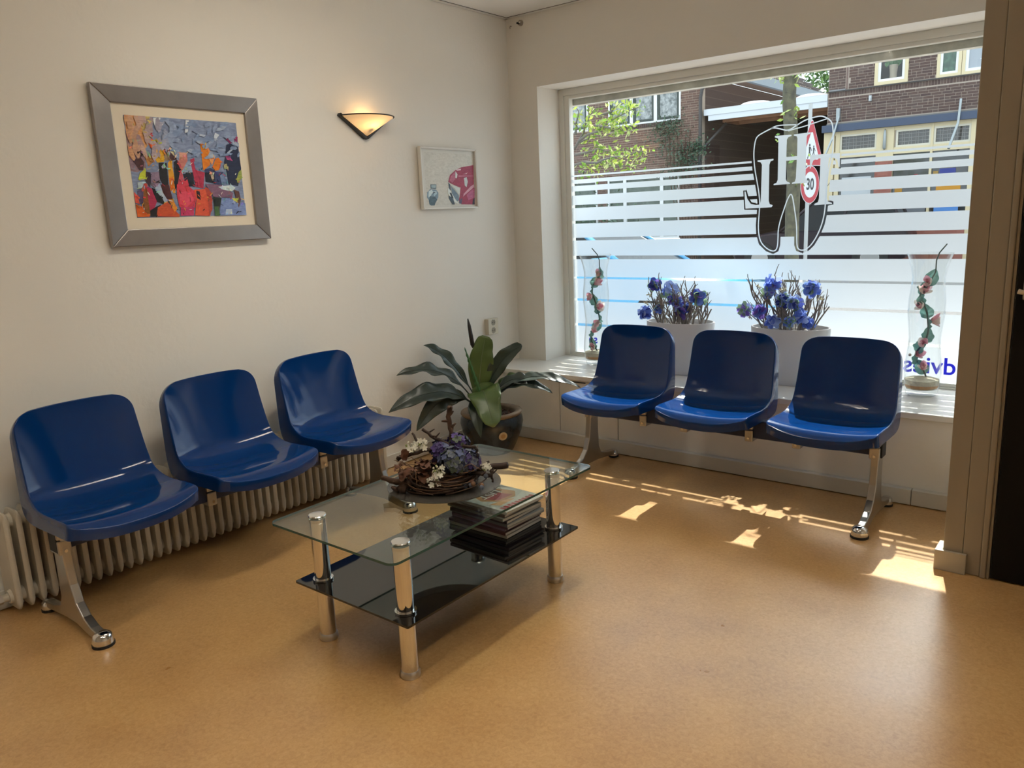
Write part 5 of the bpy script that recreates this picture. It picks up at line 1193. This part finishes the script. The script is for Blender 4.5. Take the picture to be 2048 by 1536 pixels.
for x in (-5.30, -3.80):
    dm = MB(o=CP); rows = []
    for i in range(9):
        t = i/8; rr = cos(t*pi/2)**.6 if i < 8 else 0.0
        rows.append([(x + .48*rr*cos(2*pi*j/28), 17.5 + .48*rr*sin(2*pi*j/28), 3.99 + .17*sin(t*pi/2)) for j in range(29)])
    dm.grid(rows); dm.build('skylight_dome', DOME, cp, smooth=True)
    sh_ = MB(o=CP); sh_.box((x - .75, 17.02, 3.66), (x + .75, 17.08, 3.80)); sh_.box((x - .75, 18.0, 3.66), (x + .75, 18.06, 3.80)); sh_.box((x - .75, 17.08, 3.66), (x - .69, 18.0, 3.80)); sh_.box((x + .69, 17.08, 3.66), (x + .75, 18.0, 3.80))
    sh_.build('skylight_shaft', WOOD, cp)
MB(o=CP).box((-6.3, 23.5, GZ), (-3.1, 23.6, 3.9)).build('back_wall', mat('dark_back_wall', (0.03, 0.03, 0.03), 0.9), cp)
NPL = (-3.95, 20.4, 1.62)
npl = thing('hanging_plate', 'yellow plate with dark marks hanging in the carport behind the road sign', 'sign', NPL)
MB(o=NPL).box((-4.22, 20.39, 1.36), (-3.72, 20.40, 1.66)).build('plate', mat('plate_yellow', (0.50, 0.30, 0.02), 0.5), npl)
for z in (1.575, 1.445):
    for dx in (-.12, -.03, .08): MB(o=NPL).box((-3.97 + dx, 20.386, z - .04), (-3.97 + dx + .05, 20.39, z + .04)).build('dark_mark', RUBBER, npl)
MB(o=NPL).tube([(-3.97, 20.395, 1.66), (-3.97, 20.395, 3.8)], .008, 6).build('rod', DKW, npl)

# ---- climbing plant on the house wall
def leaf_cloud(mb, rg, c, rx, ry, rz, n, s, mats):
    for k in range(n):
        p = Vector(c) + Vector((rg.gauss(0, rx), rg.gauss(0, ry), rg.gauss(0, rz)))
        nr = Vector((rg.uniform(-1, 1), rg.uniform(-1, .3), rg.uniform(-.3, 1))).normalized(); u = nr.orthogonal().normalized(); u.rotate(Matrix.Rotation(rg.uniform(0, 6.28), 3, nr)); v = nr.cross(u); q = s*rg.uniform(.6, 1.25)
        mb.poly([p - u*q, p + v*q*.42 - u*q*.1, p + u*q, p - v*q*.42 - u*q*.1], rg.randrange(mats))
iv = thing('climbing_ivy', 'dark green ivy climbing the brick house beside the drainpipe', 'ivy', (-7.0, YF - .1, GZ)); rg = random.Random(4)
IVM = [mat('ivy_dark', (0.035, 0.075, 0.04), 0.6), mat('ivy_mid', (0.055, 0.11, 0.055), 0.6), mat('ivy_grey', (0.09, 0.14, 0.10), 0.6)]
im = MB(o=(-7.0, YF - .1, GZ))
for c, rx, rz, n in (((-7.35, YF - .12, 3.66), .26, .13, 330), ((-7.55, YF - .1, 3.40), .28, .25, 160), ((-6.75, YF - .12, 2.80), .24, .24, 420), ((-6.42, YF - .15, 3.02), .13, .13, 160), ((-7.3, YF - .1, 2.95), .30, .30, 160), ((-6.9, YF - .1, 2.40), .4, .15, 200)):
    leaf_cloud(im, rg, c, rx, .03, rz, n, .045, 3)
im.build('foliage', IVM, iv, fixn=False)
vm = MB(o=(-7.0, YF - .1, GZ))
for k in range(7): vm.tube([(-6.5 - k*.06, YF - .06, GZ), (-6.6 - k*.1, YF - .08, 1.6), (-6.8 - k*.1, YF - .08, 2.6), (-6.7 - k*.13, YF - .09, 3.5)], .012, 5)
vm.build('vines', TW1, iv, smooth=True)

# ---- hedge in front of the house
hd = thing('hedge', 'low green hedge below the ground-floor windows of the brick house', 'hedge', (-10.2, 15.4, GZ)); hm = MB(o=(-10.2, 15.4, GZ))
leaf_cloud(hm, rg, (-10.4, 15.4, .95), .9, .22, .42, 2600, .07, 3); hm.build('foliage', IVM, hd, fixn=False)
hs = MB(o=(-10.2, 15.4, GZ))
for k in range(9): hs.tube([(-11.6 + k*.3, 15.4, GZ), (-11.6 + k*.3, 15.4, .9)], .02, 6)
hs.build('stems', TW1, hd)

# ---- street tree in front
TO = (-0.62, 7.15, GZ)
st_ = thing('street_tree', 'slender street tree trunk with a few sprouting leaves in front of the carport', 'tree', TO); rg = random.Random(12)
BARK = mat('lichen_bark', (0.060, 0.056, 0.044), 0.9, var=0.6, vscale=12, col2=(0.135, 0.125, 0.075), bump=0.8, bscale=30)
MB(o=TO).tube([(-0.62, 7.15, GZ), (-0.63, 7.15, .5), (-0.645, 7.15, 1.2), (-0.64, 7.16, 1.8), (-0.70, 7.17, 2.3), (-0.745, 7.17, 2.8), (-0.74, 7.18, 3.2), (-0.74, 7.2, 4.4), (-0.7, 7.2, 6.0)], [.115, .098, .094, .092, .092, .090, .084, .08, .06], 14).build('trunk', BARK, st_, smooth=True)
SPR = [mat('sprout_yellow_green', (0.32, 0.42, 0.07), 0.5), mat('sprout_green', (0.14, 0.28, 0.05), 0.5), mat('sprout_light', (0.42, 0.50, 0.16), 0.5)]
for c, n in (((-0.84, 7.1, 3.10), 26), ((-0.62, 7.1, 3.18), 34), ((-0.60, 7.08, 2.62), 14), ((-0.80, 7.08, 2.62), 7), ((-0.82, 7.08, 2.22), 9), ((-0.55, 7.08, 1.95), 18), ((-0.70, 7.06, 2.0), 12), ((-0.56, 7.08, 1.72), 10)):
    mb = MB(o=TO); leaf_cloud(mb, rg, c, .055, .04, .075, n, .045, 3); mb.tube([(-0.70, 7.16, c[2] - .08), c], .006, 5); mb.build('leaf_sprout', SPR, st_, fixn=False)
mb = MB(o=TO)
for k in range(9):
    c = (-0.7 + rg.uniform(-1.1, 1.1), 7.2 + rg.uniform(-1, 1), 5.6 + rg.uniform(-.3, 1.9)); leaf_cloud(mb, rg, c, .35, .35, .3, 260, .06, 3); mb.tube([(-0.7, 7.2, 4.8 + k*.12), c], [.03, .012], 6)
mb.build('crown', SPR, st_, fixn=False)

# ---- leafy branches at the left edge of the view
BO = (-5.6, 7.0, GZ)
lt = thing('leafy_tree', 'young leafy tree with bright green leaves before the brick house', 'tree', BO); rg = random.Random(21)
LFM = [mat('tree_leaf_yellow', (0.38, 0.46, 0.09), 0.5), mat('tree_leaf_green', (0.20, 0.34, 0.06), 0.5), mat('tree_leaf_pale', (0.50, 0.55, 0.24), 0.5)]  # three leaf tones, picked at random for each leaf
LTM = [translucent(m.name + '_thin', tuple(m.node_tree.nodes['Principled BSDF'].inputs['Base Color'].default_value[:3]), .6) for m in LFM]
BKG = mat('grey_bark', (0.15, 0.13, 0.11), 0.85)
trunk = [(-5.6, 7.0, GZ), (-5.5, 7.0, 1.0), (-5.2, 6.95, 2.2), (-4.95, 6.9, 3.0), (-4.7, 6.8, 4.2), (-4.6, 6.8, 5.4)]
MB(o=BO).tube(trunk, [.11, .10, .085, .07, .05, .03], 10).build('trunk', BKG, lt, smooth=True)
tips_ = [((-4.23, 7.0, 2.42), (-3.36, 6.9, 2.79), 40), ((-4.12, 6.9, 2.44), (-3.66, 6.8, 3.0), 26), ((-3.96, 6.8, 2.54), (-2.85, 6.7, 2.9), 60), ((-3.6, 6.7, 2.73), (-2.91, 6.6, 2.57), 46), ((-4.13, 6.9, 2.33), (-3.18, 6.8, 2.32), 40), ((-4.08, 6.8, 2.16), (-2.9, 6.7, 2.08), 60), ((-3.74, 6.6, 2.17), (-2.62, 6.5, 2.23), 34), ((-4.02, 6.7, 2.04), (-3.47, 6.6, 1.96), 20), ((-4.05, 6.8, 2.63), (-3.88, 6.7, 3.02), 12), ((-3.64, 6.9, 2.86), (-3.12, 6.8, 3.02), 40)]
lm = MB(o=BO)
for (sx_, sy_, sz_), (ex, ey, ez), n in tips_:
    s_ = Vector((sx_, sy_, sz_)); e_ = Vector((ex, ey, ez)); pts = [s_.lerp(e_, i/6) + Vector((rg.uniform(-.05, .05), rg.uniform(-.05, .05), rg.uniform(-.03, .06)*(1 if i < 6 else 0))) for i in range(7)]; pts[0] = s_
    MB(o=BO).tube(pts, [.022 - .0028*i for i in range(7)], 6).build('branch', BKG, lt, smooth=True)
    for i in range(n):
        t = .25 + .75*rg.random()**.8; k = min(5, int(t*6)); p = pts[k].lerp(pts[k+1], t*6 - k)
        leaf_cloud(lm, rg, p, .07, .07, .07, 2, .050, 3)
lm.build('foliage', LTM, lt, fixn=False)

# ---- background tree behind the carport
bt = thing('background_tree', 'tall green tree behind the carport, seen against the white sky', 'tree', (-6.0, 30, GZ)); rg = random.Random(2); bm_ = MB(o=(-6.0, 30, GZ))
for k in range(26): leaf_cloud(bm_, rg, (-7.2 + rg.gauss(0, .9), 30 + rg.uniform(-.6, .6), 6.6 + rg.gauss(0, 1.1)), .5, .4, .4, 150, .12, 3)
bm_.build('foliage', [mat('far_leaf_dark', (0.06, 0.13, 0.04), .6), mat('far_leaf_mid', (0.11, 0.21, 0.06), .6), mat('far_leaf_light', (0.18, 0.30, 0.09), .6)], bt, fixn=False)
MB(o=(-6.0, 30, GZ)).tube([(-6.9, 30, GZ), (-7, 30, 3), (-7, 30, 6)], [.25, .2, .1], 8).build('trunk', BKG, bt, smooth=True)

# ---- road signs
SG = (-1.10, 9.15, GZ)
sg_ = thing('road_sign_post', 'grey post with a red triangle sign above a red-ringed 30 sign', 'road sign', SG)
MB(o=SG).tube([(-1.10, 9.15, GZ), (-1.10, 9.15, 2.95)], .030, 12).build('post', mat('galvanised_post', (0.45, 0.46, 0.46), 0.5, 0.3), sg_, smooth=40)
RED = mat('sign_red', (0.40, 0.006, 0.022), 0.45); WHS = mat('sign_white', (0.62, 0.64, 0.66), 0.45); BKS = mat('sign_black', (0.015, 0.015, 0.02), 0.5)
SRZ = R(90 - 10)   # sign faces +x, turned a little to the viewer
def on_sign(name, me, zc, off, parent):
    o = link(name, me, parent); o.location = (cos(R(-10))*(.034 + off), sin(R(-10))*(.034 + off), zc - GZ); o.rotation_euler = (R(90), 0, SRZ); return o
def disc(r, th, m, n=48):
    mb = MB(); mb.prism([(r*cos(2*pi*i/n), r*sin(2*pi*i/n), 0) for i in range(n)], (0, 0, th)); return mb.mesh('disc', [m])
s30 = on_sign('speed_limit_sign', disc(.30, .004, WHS), 1.69, 0, sg_)
def ringm(r0, r1, th, m, n=48):
    mb = MB(); mb.lathe([(r0, 0), (r1, 0), (r1, th), (r0, th)], n, (0, 0, 0), closed=True); return mb.mesh('ring', [m])
for (nm, me, off) in (('red_ring', ringm(.205, .290, .001, RED), .0045), ('number_text', text_mesh('number_text', '30', .25, BKS, .0005, .006), .0055)):
    o = link(nm, me, s30); o.location = (0, 0, off)
def rtri(s, n=5, r=.04):
    P = [(s*cos(R(a)), s*sin(R(a))) for a in (90, 210, 330)]; out = []
    for x, y in P:
        a0 = math.atan2(y, x); cx, cy = x - 2*r*cos(a0), y - 2*r*sin(a0)
        out += [(cx + r*cos(a0 + R(-60 + 120*i/n)), cy + r*sin(a0 + R(-60 + 120*i/n))) for i in range(n+1)]
    return out
def trim(s, th, m): mb = MB(); mb.prism([(x, y, 0) for x, y in rtri(s)], (0, 0, th)); return mb.mesh('triangle', [m])
tri = on_sign('warning_sign', trim(.50, .004, WHS), 2.24, 0, sg_)
o = link('red_triangle', trim(.485, .001, RED), tri); o.location = (0, 0, .0045)
o = link('white_triangle', trim(.31, .001, WHS), tri); o.location = (0, 0, .006)
pc = MB()   # pictogram of two walking figures
for dx, s_ in ((-.06, 1.0), (.07, .8)):
    pc.prism([(dx + .022*s_*cos(2*pi*i/12), .085*s_ + .022*s_*sin(2*pi*i/12), 0) for i in range(12)], (0, 0, .001))
    for q in ([(-.03, .06), (.03, .06), (.02, -.02), (-.02, -.02)], [(-.02, -.02), (.005, -.02), (-.05, -.13), (-.07, -.12)], [(.0, -.02), (.02, -.02), (.06, -.12), (.04, -.13)], [(.02, .055), (.03, .06), (.075, .0), (.06, -.005)]):
        pc.prism([(dx + x*s_, y*s_, 0) for x, y in q], (0, 0, .001))
o = link('pictogram', pc.mesh('pictogram', [BKS]), tri); o.location = (0, -.02, .0075)

# ---- parked cars
def car(name, label, loc, rot, paint, L=4.0, W=1.70, Ht=1.45, antenna=False):
    c = thing(name, label, 'car', loc, rot)
    h = W/2; DG = mat('car_window', (0.012, 0.014, 0.016), 0.04, spec=0.2); TY = mat('tyre', (0.012, 0.012, 0.012), 0.8); AL = mat('alloy_wheel', (0.35, 0.34, 0.33), 0.35, 0.8)
    # body: stations from tail to nose: x, half width, sill z, shoulder z
    stn = [(-.50, .80, .42, .78), (-.485, .90, .30, .92), (-.42, .97, .20, .98), (-.25, 1.0, .18, .96), (0, 1.0, .18, .94), (.15, 1.0, .18, .93), (.28, .99, .18, .90), (.40, .96, .20, .80), (.47, .88, .26, .70), (.50, .70, .36, .58)]
    mb = MB(); rows = []
    for x, wv, z0, z1 in stn:
        X = x*L; w_ = h*wv; zm = z0 + (z1 - z0)*.55
        rows.append([(X, -w_*.92, z0), (X, -w_*.99, z0 + .08), (X, -w_, zm), (X, -w_*.97, z1 - .05), (X, -w_*.88, z1), (X, 0, z1 + .03), (X, w_*.88, z1), (X, w_*.97, z1 - .05), (X, w_, zm), (X, w_*.99, z0 + .08), (X, w_*.92, z0), (X, -w_*.92, z0)])
    ids = mb.grid(rows); mb.face(ids[0][:-1]); mb.face(ids[-1][:-1][::-1])
    body = mb.build('body', paint, c, smooth=35)
    # cabin: pillars and roof in body colour, panes between
    zb_, zt_ = .92, Ht; lo = [(-.47, .90), (.20, .90)]; hi = [(-.40, .70), (.03, .70)]
    rf_ = MB(); rows = []
    for i in range(7):
        t = i/6; X = L*(hi[0][0] + (hi[1][0] - hi[0][0])*t); zz = zt_ - .05*(2*t - 1)**2
        rows.append([(X, h*.70*q, zz - .035*q*q) for q in (-1, -.6, 0, .6, 1)])
    rf_.grid(rows); rfo = rf_.build('roof', paint, c, smooth=True)
    rfo.modifiers.new('thickness', 'SOLIDIFY').thickness = .03
    B = {(sx, sy): Vector((L*lo[sx][0], sy*h*.90, zb_)) for sx in (0, 1) for sy in (-1, 1)}
    T = {(sx, sy): Vector((L*hi[sx][0], sy*h*.70, zt_ - .085)) for sx in (0, 1) for sy in (-1, 1)}
    for k in B: MB().tube([B[k], T[k]], .035, 6).build('pillar', paint, c, smooth=True)
    for sy in (-1, 1):
        a = B[(0, sy)].lerp(B[(1, sy)], .50); b = T[(0, sy)].lerp(T[(1, sy)], .52); MB().tube([a, b], .03, 6).build('pillar', paint, c, smooth=True)
        for p, q, r_, s_ in ((B[(0, sy)], a, b, T[(0, sy)]), (a, B[(1, sy)], T[(1, sy)], b)):
            w_ = MB(); w_.prism([p, q, r_, s_], (0, -sy*.012, 0)); w_.build('side_window', DG, c)
        for xw in (-.31, .31):
            wx = xw*L; y0 = sy*(h - .02)
            ar_ = MB(); ar_.tube([(wx, sy*(h - .16), .33), (wx, sy*(h + .004), .33)], .37, 24); ar_.build('wheel_arch', TY, c)
            wh = MB(); wh.tube([(wx, sy*(h - .18), .31), (wx, sy*(h - .17), .31), (wx, sy*h - sy*.01, .31), (wx, sy*(h + .012), .31)], [.27, .31, .31, .28], 28); wo = wh.build('wheel', TY, c, smooth=40)
            MB().tube([(wx, sy*(h + .011), .31), (wx, sy*(h + .016), .31)], [.20, .19], 20).build('hubcap', AL, wo)
        mr = MB(); mr.box((L*.13 - .05, sy*(h*.95) - .0 if sy > 0 else -h*.95 - .22, .93), (L*.13 + .06, h*.95 + .22 if sy > 0 else -h*.95, 1.07)); mr.build('mirror', paint, c, bevel=.02)
        MB().lathe([(0, -.06), (.10, -.05), (.14, 0), (.10, .05), (0, .06)], 14, (L*.455, sy*h*.70, .66)).build('headlight', mat('headlight', (0.7, 0.72, 0.74), 0.1), c, smooth=True)
    w_ = MB(); w_.prism([B[(1, -1)], B[(1, 1)], T[(1, 1)], T[(1, -1)]], (-.012, 0, 0)); w_.build('windscreen', DG, c)
    w_ = MB(); w_.prism([B[(0, -1)], B[(0, 1)], T[(0, 1)], T[(0, -1)]], (.012, 0, 0)); w_.build('rear_window', DG, c)
    if antenna: MB().tube([(L*.02, h*.3, Ht - .02), (-L*.06, h*.3, Ht + .45)], .006, 5).build('aerial', RUBBER, c)
    return c
car('parked_car', 'bright blue car parked at the near kerb, seen between the film stripes', (-2.05, 4.35, GZ - .03), 0.0, mat('car_paint_blue', (0.045, 0.30, 0.55), 0.25, coat=1.0), 4.1, 1.7, 1.42)
car('parked_car', 'dark plum car parked in the driveway beside the tree trunk', (-2.72, 15.2, GZ), R(180 + 5), mat('car_paint_plum', (0.016, 0.010, 0.015), 0.3, spec=0.25), 3.9, 1.7, 1.62, True)
